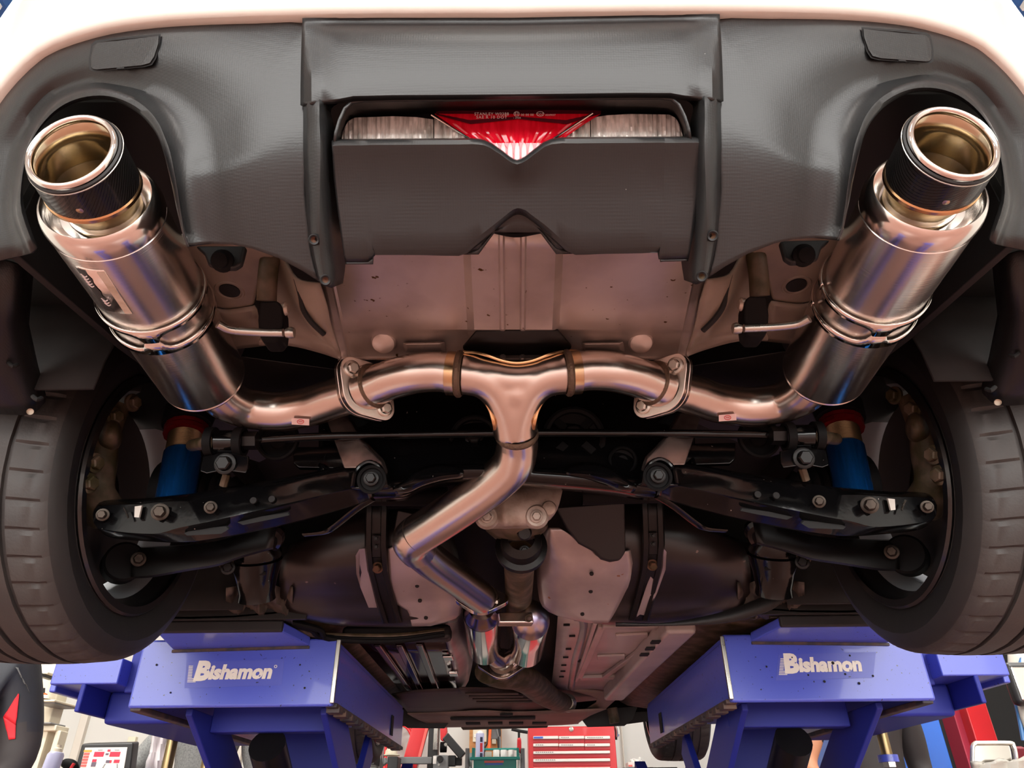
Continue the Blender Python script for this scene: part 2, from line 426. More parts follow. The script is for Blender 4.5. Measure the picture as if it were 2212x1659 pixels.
# ------------------------------------------------------------------ tail: lower panel under the lamp
def vtop(u):
    return interp(u, [(719, 311), (730, 309), (1020, 307), (1042, 309), (1058, 316), (1080, 331), (1098, 345), (1108, 351), (1117, 353), (1126, 351), (1137, 345), (1155, 331), (1176, 315), (1192, 308), (1214, 305), (1505, 303), (1517, 305)])
def vbot(u):
    return interp(u, [(719, 571), (799, 571), (800, 551), (1034, 550), (1069, 502), (1166, 502), (1201, 549), (1433, 546), (1434, 566), (1517, 564)])
def vstep(u):
    b = vbot(u)
    return interp(u, [(719, 561), (797, 561), (799, 545), (990, 546), (1007, 540), (1060, 495), (1105, 455), (1120, 450), (1135, 455), (1180, 492), (1225, 535), (1245, 544), (1433, 541), (1435, 556), (1517, 554)])
UU = [719, 724, 735, 760, 785, 798.5, 800.5, 830, 870, 910, 950, 990, 1007, 1020, 1034, 1045, 1058, 1069, 1080, 1098, 1108, 1117, 1126, 1137, 1155, 1166, 1176, 1192, 1201, 1214, 1225, 1245, 1270, 1310, 1350, 1390, 1432.5, 1435, 1460, 1490, 1508, 1517]
rows = []
for k, t, off in ((0, 0, .034), (0, 0, .004), (0, .008, -.011), (0, .03, -.013), (0, .1, -.010), (0, .3, -.002), (0, .55, .002), (0, .8, .003), (0, .96, .003), (0, 1, .006), (1, .15, .018), (1, .6, .022), (1, 1, .02)):
    r = []
    for u in UU:
        a, b, c = vtop(u), vstep(u), vbot(u)
        v = lerp(a, b, t) if k == 0 else lerp(b, c, t)
        fr_ = (v - 305) / 265.0
        ul, ur = interp(v, [(300, 718), (389, 723), (486, 735), (571, 748)]), interp(v, [(300, 1518), (389, 1513), (486, 1500), (571, 1483)])
        uu = ul + (u - 719) * (ur - ul) / (1517 - 719)
        if 780 < u < 1450: uu = lerp(uu, u, interp(abs(u - 1117), [(200, 1), (335, .6)]))
        o = off
        if off < 0: o = off + .004 * interp(abs(u - 1117), [(0, 0), (380, 1)])
        if k == 1 and abs(u - 1117) > 130: o = .008
        if off == .034 : v -= 2
        r.append(PS(uu, v, o))
    rows.append(r)
m = MB(); m.grid(rows)
m.build('lower_panel', M_val, car, solid=.003, off=-1, ang=40, label='dark lower panel with a notched bottom edge below the lamp')

# ------------------------------------------------------------------ reversing lamp in the recess
M_chrome = pm('chrome_reflector', (248, 248, 244), 0.25, .2, vrgb=(170, 172, 166), vscale=60, stretch=(3, 1, .4), bump=.5, bscale=70, bdist=.002)
M_lens = pm('red_lens', (205, 8, 34), 0.1, coat=.5, vrgb=(232, 24, 52), vscale=40, stretch=(5, 1, .6))
M_lensd = pm('shaded_red_lens', (96, 26, 40), 0.08, coat=.6)
M_pink = pm('frosted_pink_flute', (255, 206, 206), 0.3)
M_lampblk = pm('lamp_smoked_rim', (40, 40, 44), 0.12, coat=.4)
m = MB(); lo = []; hi = []
TOP = [(733, 305), (738, 280), (748, 262), (764, 252), (790, 246), (830, 243), (880, 241), (985, 236), (1110, 233)]
hi = [PS(u, v, .046) for u, v in TOP]; hi = hi + [mir(p) for p in hi[-2::-1]]
lo = [PS(u, 372, .044) for u, v in TOP]; lo = lo + [mir(p) for p in lo[-2::-1]]
m.grid([hi, [a.lerp(b, .5) for a, b in zip(hi, lo)], lo])
lamp = m.build('reversing_lamp', M_lampblk, car, label='reversing lamp with clear ends and a red V in the middle')
for s in (-1, 1):                                         # fluted clear reflector ends
    m = MB(); us = [738 + i * (936 - 738) / 60 for i in range(61)]; rows = []
    for k in range(7):
        r = []
        for i, u in enumerate(us):
            vt = interp(u, [(738, 298), (742, 280), (752, 262), (766, 254), (850, 251), (900, 253), (936, 258)])
            v = lerp(vt, 306, k / 6)
            amp = .0012 * math.sin(i * 2.1) + .0005 * math.sin(i * 0.9 + k * 1.9) + random.uniform(-.0005, .0005)
            r.append(side(PS(u, v, .031 + amp), s))
        rows.append(r)
    m.grid(rows); m.build('clear_reflector', M_chrome, lamp, ang=12, label='clear fluted reflector')
    m = MB(); us = [938 + i * 82 / 24 for i in range(25)]; rows = []
    for k in range(5):
        r = []
        for i, u in enumerate(us):
            vt = interp(u, [(938, 250), (1020, 305)])
            r.append(side(PS(u, lerp(vt, 307, k / 4), .032 + .002 * math.sin(i * 1.6) + random.uniform(-.001, .001)), s))
        rows.append(r)
    m.grid(rows); m.build('clear_reflector', M_chrome, lamp, ang=12, label='small triangular clear reflector')
    m = MB(); m.tube([side(PS(932, 248, .027), s), side(PS(1020, 303, .027), s)], .0011, 8, 1)
    m.build('chrome_strip', M_ss, lamp)
m = MB()                                                  # red V
vrow = [(938, 246, 1298), (968, 266, 1266), (1000, 289, 1232), (1020, 302, 1214), (1030, 309, 1205), (1050, 318, 1186), (1075, 334, 1162), (1100, 352, 1134)]
rows = [[PS(lerp(a, c, i / 40), v, .029 + .0007 * math.sin(i * 2.3) * (v > 270)) for i in range(41)] for a, v, c in vrow]
m.grid(rows); m.build('red_lens', M_lens, lamp, ang=15, label='red V-shaped lens')
m = MB(); r1 = [PS(942 + i * 356 / 24, 236, .033) for i in range(25)]
r2 = [PS(942 + i * 356 / 24, interp(i, [(0, 248), (5, 268), (9, 262), (12, 257), (15, 262), (19, 268), (24, 246)]), .0275) for i in range(25)]
m.grid([r1, [a.lerp(b, .5) for a, b in zip(r1, r2)], r2]); m.build('shaded_band', M_lensd, lamp, label='smoked dark red upper band')  # shade of the overhang, put in as a darker lens colour
for i in range(7):                                        # pale flutes at the point of the V
    u = 1072 + i * 15; m = MB(); vb = interp(abs(u - 1117), [(0, 354), (20, 340), (50, 322)])
    m.tube([PS(u, 309, .0275), PS(u, 318, .0275), PS(u, vb, .0275)], lambda t: .0006 + .0022 * min(1, t * 1.6), 8, 4)
    m.build('flute', M_pink, lamp)
m = MB()
rows = [[PS(lerp(1117 - w, 1117 + w, i / 12), v, .0285) for i in range(13)] for w, v in ((88, 309), (66, 320), (40, 338), (14, 354))]
m.grid(rows); m.build('clear_tip', pm('rose_clear_plastic', (244, 120, 132), .15), lamp)
M_ink = pm('white_lettering', (235, 225, 225), .5)
def on_lamp(txt, u, v, h, name='lettering', wide=1.0):
    p = PS(u, v, .026); px = PS(u + 10, v, .026) - p; py = PS(u, v - 10, .026) - p
    f = h / FPX * p.dot(_d)
    return text_mesh(txt, f * 1.35, frame(p, px, py) @ Matrix.Diagonal((wide, 1, 1, 1)), name, M_ink, lamp, extrude=.0001, spacing=1.15)
on_lamp('STANLEY W0388', 1062, 249, 7, wide=.95); on_lamp('SAE R 10 DOT', 1062, 256, 7)
on_lamp('00 00 00', 1139, 250, 5); on_lamp('A049037', 1189, 250, 4); on_lamp('- 3426', 1117, 256, 4); on_lamp('E3', 1116, 248, 6); on_lamp('CCC', 1167, 249, 5)
for u, w in ((1116, 6), (1167, 8)):
    m = MB(); pts = [PS(u + w * math.cos(a), 246 + 5 * math.sin(a), .026) for a in [i * 2 * pi / 20 for i in range(21)]]
    m.tube(pts, .00022, 5, 1, caps=False); m.build('approval_mark', M_ink, lamp)
# ------------------------------------------------------------------ the exhaust system, hung on rubbers under the tail
ex = thing('exhaust_system', 'polished stainless twin exhaust hung under the car, with carbon tips and a Y pipe', 'exhaust', (0, .85, .5))
MA, MBv, MR = Vector((-.4150, .5140, .5350)), Vector((-.4430, .8600, .5480)), .0581
M_dec_b = pm('black_print', (24, 24, 26), .35); M_dec_w = pm('cream_print', (214, 204, 188), .4, vrgb=(186, 172, 150), vscale=50)
M_tipin = pm('golden_tinted_tip_bore', (196, 180, 152), 0.2, 1.0, vrgb=(160, 146, 124), vscale=18)
M_orange = pm('orange_heat_tint', (220, 178, 132), 0.2, 1.0)
M_redmk = pm('red_stamp_ink', (214, 60, 70), .6)
M_cap = pm('polished_end_cap', (232, 226, 220), .17, 1.0)
M_sticker = pm('pale_pink_sticker', (244, 222, 220), .5)
for s in (-1, 1):
    A, B = side(MA, s), side(MBv, s); ax = (B - A); L = ax.length; ax.normalize()
    X = ax.cross(Vector((0, 0, 1))).normalized(); Yv = X.cross(ax).normalized()     # X right, Yv up
    def at(h, th, r): return A + ax * h + X * (r * math.cos(th)) + Yv * (r * math.sin(th))
    m = MB()
    m.lathe([(.012, .030), (.010, .040), (.002, .0455), (-.006, .0495), (-.008, .052), (-.006, .0548), (0, .0572), (.007, .0583), (.016, .0581), (.0165, .0574), (.018, .0574), (.0185, .0581), (L - .008, .0581), (L - .006, .0572), (L - .004, .0580), (L - .001, .0572), (L + .002, .050), (L + .003, .0)], A, ax, 64)
    muf = m.build('muffler', M_can, ex, ang=25, label='brushed stainless muffler can, %s of the two' % ('left' if s < 0 else 'right'))
    m = MB(); m.lathe([(.008, .034), (.0085, .042), (.0015, .0462), (-.007, .050), (-.0095, .0527), (-.007, .0556), (-.0005, .0580), (.0075, .0591), (.0155, .0588), (.016, .0578)], A, ax, 64)
    m.build('end_cap', M_cap, muf, label='mirror polished rolled end cap')
    # slotted mounting band
    h1, h2, NN = .40 * L, .54 * L, 96; rb = .0581 + .0022; rows = [[], [], [], []]
    tabs = (math.radians(-88), math.radians(92)); half = math.radians(82); hm = (h1 * .52 + h2 * .48); hw = (h2 - h1) * .30
    rot = math.radians(-6) * s
    for j in range(NN + 1):
        th = -pi + 2 * pi * j / NN; d = min(abs((th - t - rot + pi) % (2 * pi) - pi) for t in tabs)
        e = d - math.radians(8)
        w = 0.0
        if e > 0: w = hw * math.sqrt(max(0, 1 - max(0, 1 - e / math.radians(16)) ** 2))
        for k, h in enumerate((h1, hm - w, hm + w, h2)): rows[k].append((h, th, w))
    m = MB()
    for a, b in ((0, 1), (2, 3)):
        m.grid([[at(h, th, rb) for h, th, w in rows[a]], [at(h, th, rb) for h, th, w in rows[b]]])
    fill = [(x, y) for x, y in zip(rows[1], rows[2])]
    m.build('mounting_band', M_ss, muf, solid=.0022, off=-1, ang=30, label='slotted polished band round the can')
    m = MB(); m.bolt(at(hm, -pi / 2 + rot, rb), at(0, -pi / 2 + rot, 1) - A, .0022, .001); m.build('rivet', M_gold, muf)
    # maker's plate
    if s < 0:
        def hth(u, v):                                     # sight line to the can wall
            d = ray(u, v); lo_, hi_ = .5, 1.0
            f = lambda t: ((d * t - A) - ax * (d * t - A).dot(ax)).length - .0585
            t = .6
            while f(t) > 0 and t < 1.1: t += .0005
            q = d * t - A; return q.dot(ax), math.atan2(q.dot(Yv), q.dot(X))
        c4 = [hth(*p) for p in ((163, 577), (226, 580), (281, 674), (236, 674))]
        h0 = (c4[0][0] + c4[1][0]) / 2; h9 = (c4[2][0] + c4[3][0]) / 2; ta, tb = (c4[0][1] + c4[3][1]) / 2, (c4[1][1] + c4[2][1]) / 2
        m = MB(); m.grid([[at(lerp(h0, h9, j / 2), lerp(ta, tb, i / 12), .0585) for i in range(13)] for j in range(3)])
        pl = m.build('makers_plate', M_can, muf, solid=.0004, off=1, label='printed steel maker plate')
        for nm, a_, b_, mt in (('black_strip', 0, .34, M_dec_b), ('cream_strip', .74, 1, M_dec_w)):
            m = MB(); m.grid([[at(lerp(h0, h9, .02 + .96 * j / 10), lerp(ta, tb, lerp(a_, b_, i / 4) * (1 if a_ else (1 - .12 * math.sin(j * 2.3)))), .0592) for i in range(5)] for j in range(11)])
            m.build(nm, mt, pl)
        for q, (j0, n) in enumerate(((.14, 5), (.66, 3))):  # the plate's worn lettering
            for i in range(n):
                hh = lerp(h0, h9, j0 + i * .055); tt = lerp(ta, tb, .05 + .16 * q); m = MB()
                m.tube([at(hh, tt, .0595), at(hh + .004, tt + .05, .0595), at(hh + .001, tt + .11, .0595)], .0006, 5, 2)
                m.build('letter', M_ink, pl)
    # carbon tip with a chrome rim
    rc = side(Vector((-.40273, .44466, .52894)), s); bc = side(Vector((-.40861, .48550, .53331)), s)
    tz, tx = .0636, .144; nr = Vector((math.sin(tz) * (-s), math.cos(tz) * math.cos(tx), math.cos(tz) * math.sin(tx)))
    def ring(c, n_, r, k=56):
        x = n_.cross(Vector((0, 0, 1))).normalized(); y = x.cross(n_)
        return [c + x * (r * math.cos(2 * pi * i / k)) + y * (r * math.sin(2 * pi * i / k)) for i in range(k)]
    m = MB()
    rr = [ring(bc + ax * .004, ax, .0428), ring(bc, ax, .0442), ring(bc - ax * .003, ax, .0444)] + [ring(bc.lerp(rc, t), ax.lerp(nr, t).normalized(), .0444) for t in (.25, .5, .75, .93)] + [ring(rc - nr * -.001, nr, .0446)]
    m.grid(rr, close_u=True)
    tip = m.build('exhaust_tip', M_carbon, muf, label='carbon fibre tip sleeve')
    m = MB(); m.lathe([(-.0018, .0432), (-.0006, .0449), (.0014, .0452), (.003, .0446)], rc, nr, 56); m.lathe([(0, 0)], rc, nr, 3) if 0 else None
    m.build('sleeve_edge', M_blk, muf)
    m = MB(); m.lathe([(.0012, .0451), (.0016, .0457), (.0024, .0457), (.0028, .0450)], rc, nr, 56); m.build('sleeve_trim', M_zinc, muf)
    m = MB(); prof = [(.0062 * math.sin(a) * .6 - .003, .0398 + .0031 * math.cos(a)) for a in [i * 2 * pi / 14 for i in range(15)]]
    m.lathe(prof, rc, nr, 64); m.build('chrome_rim', M_ss, muf, label='rolled chrome rim of the tip')
    m = MB()
    m.grid([ring(rc, nr, .0378), ring(rc.lerp(bc, .5), nr.lerp(ax, .5).normalized(), .0370), ring(bc, ax, .0366), ring(bc + ax * .02, ax, .0366), ring(bc + ax * .03, ax, .035), ring(bc + ax * .034, ax, .0305), ring(bc + ax * .036, ax, .0300), ring(bc + ax * .10, ax, .0300), ring(bc + ax * .10, ax, .001)], close_u=True)
    m.build('tip_bore', M_tipin, muf, solid=.0006, off=0, label='golden tinted inside of the tip')
    m = MB(); m.lathe([(.008, .0436), (.006, .0452), (.0025, .0452), (.001, .0440)], bc, ax, 56); m.build('tint_ring', M_orange, muf, label='orange heat tinted ring behind the tip')
    m = MB(); m.lathe([(0, .036), (.03, .036)], bc + ax * .003, ax, 40); m.build('tip_neck', M_ssb, muf)
    rp = side(PD(150, 454, .64), s); rad = (rp - bc) - ax * (rp - bc).dot(ax); rad.normalize(); rp = bc + ax * ((rp - bc).dot(ax)) + rad * .0444
    rp = bc - ax * .012 + rad * .0445
    m = MB(); m.lathe([(0, .0036), (.0010, .0032), (.0014, .0001)], rp, rad, 18); m.build('rivet', M_gold, muf)
    # outlet pipe to the flange
    def T(u, v, t): return side(PD(u, v, t), s)
    m = MB(); m.tube([T(462, 838, 1.02), T(490, 864, 1.045), T(535, 882, 1.075), T(605, 889, 1.09), T(670, 878, 1.085), T(725, 859, 1.065), T(768, 846, 1.045)], .0305, 28, 8)
    m.build('outlet_pipe', M_ssb, ex)
    m = MB(); c = T(1572 - 920, 912, 1.07)
    m.grid([[T(lerp(630, 668, i / 4), lerp(905, 907, i / 4) + 14 * j / 2 - 2, 1.0555 + .006 * j / 2) for i in range(5)] for j in range(3)])
    m.build('sticker', M_sticker, ex, label='small pale inspection sticker')
    m = MB(); pts = [T(649 + 7 * math.cos(a), 911 + 4.5 * math.sin(a), 1.056) for a in [i * 2 * pi / 16 for i in range(17)]]; m.tube(pts, .0005, 5, 1, caps=False); m.tube([T(645, 911, 1.056), T(653, 911, 1.056)], .0005, 5, 1); m.build('stamp_mark', M_redmk, bpy.data.objects[ex.children[-1].name] if False else ex)
    # twin flange
    f0, f1 = T(762, 848, 1.045), T(800, 836, 1.03); n_ = ((f1 - f0).normalized() - f0.normalized() * .85).normalized()
    b1, b2 = T(750, 802, 1.03), T(834, 880, 1.035); c0 = T(788, 842, 1.035)
    Lx = (b2 - b1); Lx = (Lx - n_ * Lx.dot(n_)).normalized(); Ly = n_.cross(Lx)
    def outline(k=1.0):
        pts = []
        for i in range(72):
            a = 2 * pi * i / 72; dx, dy = math.cos(a), math.sin(a)
            pts.append((dx, dy))
        # hull of a centre disc and two lobes, by support function
        sup = [(max(.0395, abs(dx) * .039 + .0165), dx, dy) for dx, dy in pts]
        out = []
        for i in range(72):
            h0_, ax0, ay0 = sup[i - 1]; h1_, ax1, ay1 = sup[i]
            det = ax0 * ay1 - ay0 * ax1
            x = (h0_ * ay1 - h1_ * ay0) / det; y = (ax0 * h1_ - ax1 * h0_) / det; out.append((x, y))
        return out
    ol = outline()
    for off in (-.0105, .0015):
        m = MB(); m.prism([c0 + n_ * off + Lx * x + Ly * y for x, y in ol], n_ * .009)
        m.build('pipe_flange', M_ssb, ex, bevel=.0012, ang=30, recalc=True)
    for sg in (-1, 1):
        m = MB(); m.bolt(c0 + n_ * .0112 + Lx * (.038 * sg), n_, .0082, .007)
        m.lathe([(-.001, .0045), (-.012, .0045), (-.012, .0001)], c0 - n_ * .0105 + Lx * (.038 * sg), n_, 12)
        m.build('flange_bolt', M_zinc, ex)
    # inner pipe, collars and weld beads
    pipe = [T(785, 841, 1.036), T(815, 832, 1.02), T(850, 818, 1.01), T(900, 806, 1.0), T(945, 803, .997), T(972, 806, .995)]
    m = MB(); m.tube(pipe, .0285, 28, 8); m.build('inner_pipe', M_ssb, ex)
    d0 = (T(830, 826, 1.02) - T(790, 840, 1.035)).normalized(); d1 = (T(975, 806, .995) - T(945, 804, .997)).normalized()
    m = MB(); m.lathe([(-.012, .0325), (.006, .0325), (.009, .029)], T(800, 836, 1.03), d0, 32); m.build('collar', M_ssb, ex)
    m = MB(); m.lathe([(.004, .0322), (.007, .0338), (.010, .0330), (.0125, .0285)], T(800, 836, 1.03), d0, 40); m.build('weld_bead', M_weld, ex)
    m = MB(); m.lathe([(.0, .0285), (.001, .0312), (.014, .0312), (.016, .0318)], T(966, 806, .995), d1, 36); m.build('collar', M_gold, ex)
    m = MB(); m.lathe([(.013, .0312), (.016, .0335), (.020, .0332), (.023, .030)], T(966, 806, .995), d1, 36); m.build('weld_bead', M_weld, ex)
    m = MB(); m.lathe([(.010, .0288), (.0105, .02895), (.028, .02895), (.0285, .0287)], T(800, 836, 1.03), d0, 32); m.build('heat_tint_band', M_orange, ex)
    # hanger rod from the muffler
    m = MB(); m.tube([T(470, 700, .845), T(500, 713, .855), T(560, 718, .862), T(612, 719, .862)], .0052, 12, 5); m.build('hanger_rod', M_zinc, ex)
    m = MB(); m.lathe([(0, .0001), (0, .006), (.006, .0075), (.010, .006), (.012, .0001)], T(618, 719, .858), (1 * -s, 0, 0), 14); m.build('rod_stop', M_zinc, ex)

# Y junction
m = MB(); Tt = lambda u, v, t=1.0: PD(u, v, t)
m.tube([Tt(990, 806), Tt(1050, 812), Tt(1117, 820, 1.0), Tt(1184, 812), Tt(1244, 804)], lambda t: .0300 - .0052 * math.sin(pi * t) ** 2, 28, 6)
for s in (-1, 1):
    m.tube([side(p, s) for p in (Tt(992, 806), Tt(1040, 815), Tt(1075, 840, 1.005), Tt(1099, 885, 1.015), Tt(1111, 940, 1.03))], lambda t: .030 - .0015 * math.sin(pi * t), 28, 6)
m.tube([Tt(1116, 836, 1.02), Tt(1116, 942, 1.03)], lambda t: .030, 28, 1); m.lathe([(-.036, .0001), (-.028, .022), (-.014, .032), (0, .035), (.014, .032), (.028, .022), (.036, .0001)], Tt(1116, 846, 1.012), (1, 0, 0), 28)
yj = m.build('y_junction', M_ssb, ex, ang=180, label='polished Y junction with welded collars')
md = yj.modifiers.new('remesh', 'REMESH'); md.mode = 'VOXEL'; md.voxel_size = .0024; md.use_smooth_shade = True
md = yj.modifiers.new('smooth', 'SMOOTH'); md.iterations = 22; md.factor = .5
m = MB(); m.tube([Tt(988, 761, .99), Tt(1020, 761, .99), Tt(1050, 767, .985), Tt(1085, 779, .985), Tt(1117, 784, .985), Tt(1150, 779, .985), Tt(1185, 766, .985), Tt(1215, 759, .99), Tt(1246, 759, .99)], .0024, 8, 5)
m.build('pressed_seam', M_orange, yj)
for s in (-1, 1):
    m = MB(); m.tube([side(p, s) for p in (Tt(1049, 868, 1.0), Tt(1060, 890, 1.0), Tt(1066, 912, 1.0), Tt(1068, 926, 1.01))], .0032, 8, 5); m.build('pressed_seam', M_orange, yj)
dn = (Tt(1117, 955, 1.04) - Tt(1116, 925, 1.025)).normalized()
m = MB(); m.lathe([(-.006, .0300), (-.002, .0318), (.002, .0318), (.005, .030)], Tt(1116, 938, 1.03), dn, 36); m.build('weld_bead', M_weld, ex)
m = MB(); m.tube([Tt(1116, 938, 1.03), Tt(1117, 965, 1.045), Tt(1106, 1005, 1.06), Tt(1065, 1045, 1.08), Tt(1010, 1085, 1.105), Tt(950, 1125, 1.135), Tt(905, 1153, 1.16)], lambda t: .030 + .003 * t, 30, 8)
m.tube([Tt(905, 1153, 1.16), Tt(892, 1163, 1.17), Tt(891, 1172, 1.19), Tt(903, 1187, 1.22)], lambda t: .033, 30, 6)
m.build('mid_pipe', M_ssb, ex, label='long bent stainless mid pipe')
m = MB(); m.tube([Tt(900, 1182, 1.22), Tt(930, 1210, 1.27), Tt(985, 1250, 1.37), Tt(1030, 1283, 1.46), Tt(1040, 1292, 1.49)], .0315, 30, 5)
m.build('front_link_pipe', M_ssb, ex)
m = MB(); dd = (Tt(930, 1210, 1.27) - Tt(903, 1187, 1.22)).normalized(); m.lathe([(-.004, .0318), (0, .0335), (.004, .0318)], Tt(903, 1186, 1.22), dd, 34); m.build('weld_bead', M_weld, ex)
m = MB(); m.tube([Tt(884, 1200, 1.2), Tt(897, 1207, 1.2), Tt(915, 1208, 1.22)], .0025, 6, 3); m.build('hanger_hook', M_zinc, ex)
# twin resonators
def lobe_plate(c0, n_, Lx, r0, rl, dl, th, name, mat):
    Ly = n_.cross(Lx); sup = []
    for i in range(60):
        a = 2 * pi * i / 60; dx, dy = math.cos(a), math.sin(a); sup.append((max(r0, abs(dx) * dl + rl), dx, dy))
    out = []
    for i in range(60):
        h0_, a0, b0 = sup[i - 1]; h1_, a1, b1 = sup[i]; det = a0 * b1 - b0 * a1
        out.append(((h0_ * b1 - h1_ * b0) / det, (a0 * h1_ - a1 * h0_) / det))
    m = MB(); m.prism([c0 + Lx * x + Ly * y for x, y in out], n_ * th); return m.build(name, mat, ex, bevel=.001, recalc=True)
C0, C1 = Tt(1041, 1318, 1.58), Tt(1047, 1402, 1.90); ax = (C1 - C0); L1 = ax.length; ax.normalize()
m = MB(); m.lathe([(-.03, .030), (-.02, .033), (-.002, .040), (.012, .0425), (.022, .0425)], C0, ax, 48); m.build('resonator_dome', M_blueheat, ex, label='blue heat tinted resonator shoulder')
m = MB(); m.lathe([(.02, .0432), (L1 - .01, .0432), (L1, .041), (L1 + .01, .032), (L1 + .03, .026)], C0, ax, 48); m.build('resonator', M_ss, ex, label='mirror polished resonator can, left of the pair')
pf = (Tt(1040, 1295, 1.5) - Tt(1000, 1262, 1.40)).normalized(); fn = (ax + Vector((0, -.2, -.55)) * .8).normalized()
Lx = (Tt(1068, 1302, 1.52) - Tt(1012, 1268, 1.5)); Lx = (Lx - fn * Lx.dot(fn)).normalized()
lobe_plate(Tt(1040, 1291, 1.515), fn, Lx, .040, .0145, .043, .008, 'pipe_flange', M_ss)
lobe_plate(Tt(1040, 1293, 1.53), fn, Lx, .040, .0145, .043, .008, 'pipe_flange', M_ss)
m = MB(); m.bolt(Tt(1071, 1299, 1.512), -fn, .0085, .007); m.build('flange_bolt', M_zinc, ex)
m = MB(); m.lathe([(0, .033), (.004, .0345), (.008, .033)], Tt(1040, 1290, 1.51), -fn, 36); m.build('weld_bead', M_weld, ex)
D0, D1 = Tt(1146, 1338, 1.63), Tt(1137, 1404, 1.88); ax2 = (D1 - D0); L2 = ax2.length; ax2.normalize()
m = MB(); m.lathe([(-.045, .0001), (-.044, .012), (-.038, .024), (-.026, .035), (-.010, .0425), (.012, .0445)], D0, ax2, 48); m.build('resonator_dome', pm('satin_tinted_dome', (214, 196, 180), .28, 1.0, vrgb=(150, 150, 190), vscale=16), ex, label='satin domed resonator end')
m = MB(); m.lathe([(.012, .0445), (L2, .0445), (L2 + .008, .041), (L2 + .02, .02)], D0, ax2, 48); m.build('resonator', M_ss, ex, label='mirror polished resonator can, right of the pair')
m = MB(); m.bar(Tt(1075, 1338, 1.56), Tt(1150, 1338, 1.58), .020, .026, up=(0, .3, 1)); m.build('rail_bracket', M_ssb, ex, bevel=.004, label='rectangular tube between the resonators')
m = MB(); m.lathe([(-.004, .0065), (0, .0085), (.004, .0065)], Tt(1142, 1336, 1.56), (0, -.8, -.6), 16, up=(0, 0, 1)); m.build('weld_bead', M_weld, ex)
m = MB(); m.tube([Tt(1050, 1400, 1.88), Tt(1066, 1420, 1.93), Tt(1086, 1432, 1.98)], .022, 24, 6); m.tube([Tt(1130, 1398, 1.88), Tt(1108, 1414, 1.95), Tt(1086, 1432, 1.98)], .020, 24, 6); m.build('resonator_outlet', M_ssb, ex)
fn2 = (Tt(1060, 1445, 2.1) - Tt(1088, 1425, 1.95)).normalized(); Lx2 = Tt(1110, 1428, 2.0) - Tt(1055, 1430, 2.0); Lx2 = (Lx2 - fn2 * Lx2.dot(fn2)).normalized()
lobe_plate(Tt(1084, 1432, 1.99), Vector((0, .8, -.3)).normalized(), Vector((1, 0, 0)), .046, .016, .052, .010, 'pipe_flange', M_ssb)
m = MB(); m.bolt(Tt(1106, 1428, 1.98), (0, -.8, -.3), .012, .01); m.build('flange_bolt', M_zinc, ex)
m = MB(); m.lathe([(0, .034), (.006, .036), (.012, .03)], Tt(1084, 1430, 1.98), (0, -.8, .2), 30); m.build('weld_bead', M_weld, ex)
m = MB(); m.tube([Tt(1062, 1445, 2.1), Tt(1085, 1456, 2.14), Tt(1120, 1462, 2.2), Tt(1150, 1478, 2.35), Tt(1180, 1502, 2.55), Tt(1210, 1518, 2.75)], lambda t: .060 - .012 * t, 24, 6, flat=.7); m.build('front_pipe', M_dirty, ex, label='dull brown front pipe')
# ------------------------------------------------------------------ underside of the car
def poly(pts, f): return [f(*p) for p in pts]
def plate(name, pts, mat, vec, parent=car, s=-1, bevel=0.0015, label=None, smooth=True):
    m = MB(); m.prism([side(p, s) for p in pts], side(Vector(vec) + Vector((XC, 0, 0)), s) - Vector((XC, 0, 0)) if s > 0 else Vector(vec))
    return m.build(name, mat, parent, bevel=bevel, recalc=True, smooth=smooth, label=label)
def sheet(name, rows, mat, parent=car, s=-1, solid=.003, off=0, k=3, label=None, ang=40, kv=0):
    R = gs([cr([side(p, s) for p in r], k) for r in rows], s)
    if kv:
        cols_ = [cr([r[i] for r in R], kv) for i in range(len(R[0]))]; R = [[c[i] for c in cols_] for i in range(len(cols_[0]))]
    m = MB(); m.grid(R); return m.build(name, mat, parent, solid=solid, off=off, label=label, ang=ang)
def bolt(p, axd, r, parent, s=-1, mat=None, name='bolt', h=None):
    m = MB(); axd = Vector(axd); m.bolt(side(p, s), axd if s < 0 else Vector((-axd.x, axd.y, axd.z)), r, h); return m.build(name, mat or M_zinc, parent, ang=25)
def disc(name, p, axd, r, mat, parent, s=-1, d=.004, n=24, sq=1.0):
    m = MB(); axd = Vector(axd)
    m.lathe([(-.0008, .0001), (-.0008, r * .95), (.002, r)], side(p, s), axd if s < 0 else Vector((-axd.x, axd.y, axd.z)), n); return m.build(name, mat, parent)

M_stud = pm('dull_steel_stud', (70, 62, 55), .5, .7, vrgb=(44, 38, 33), vscale=60)
M_dark = pm('dark_underbody', (22, 21, 21), .6, var=.3, vscale=6)
M_liner = pm('felt_wheel_liner', (28, 27, 27), .85, var=.3, vscale=40)
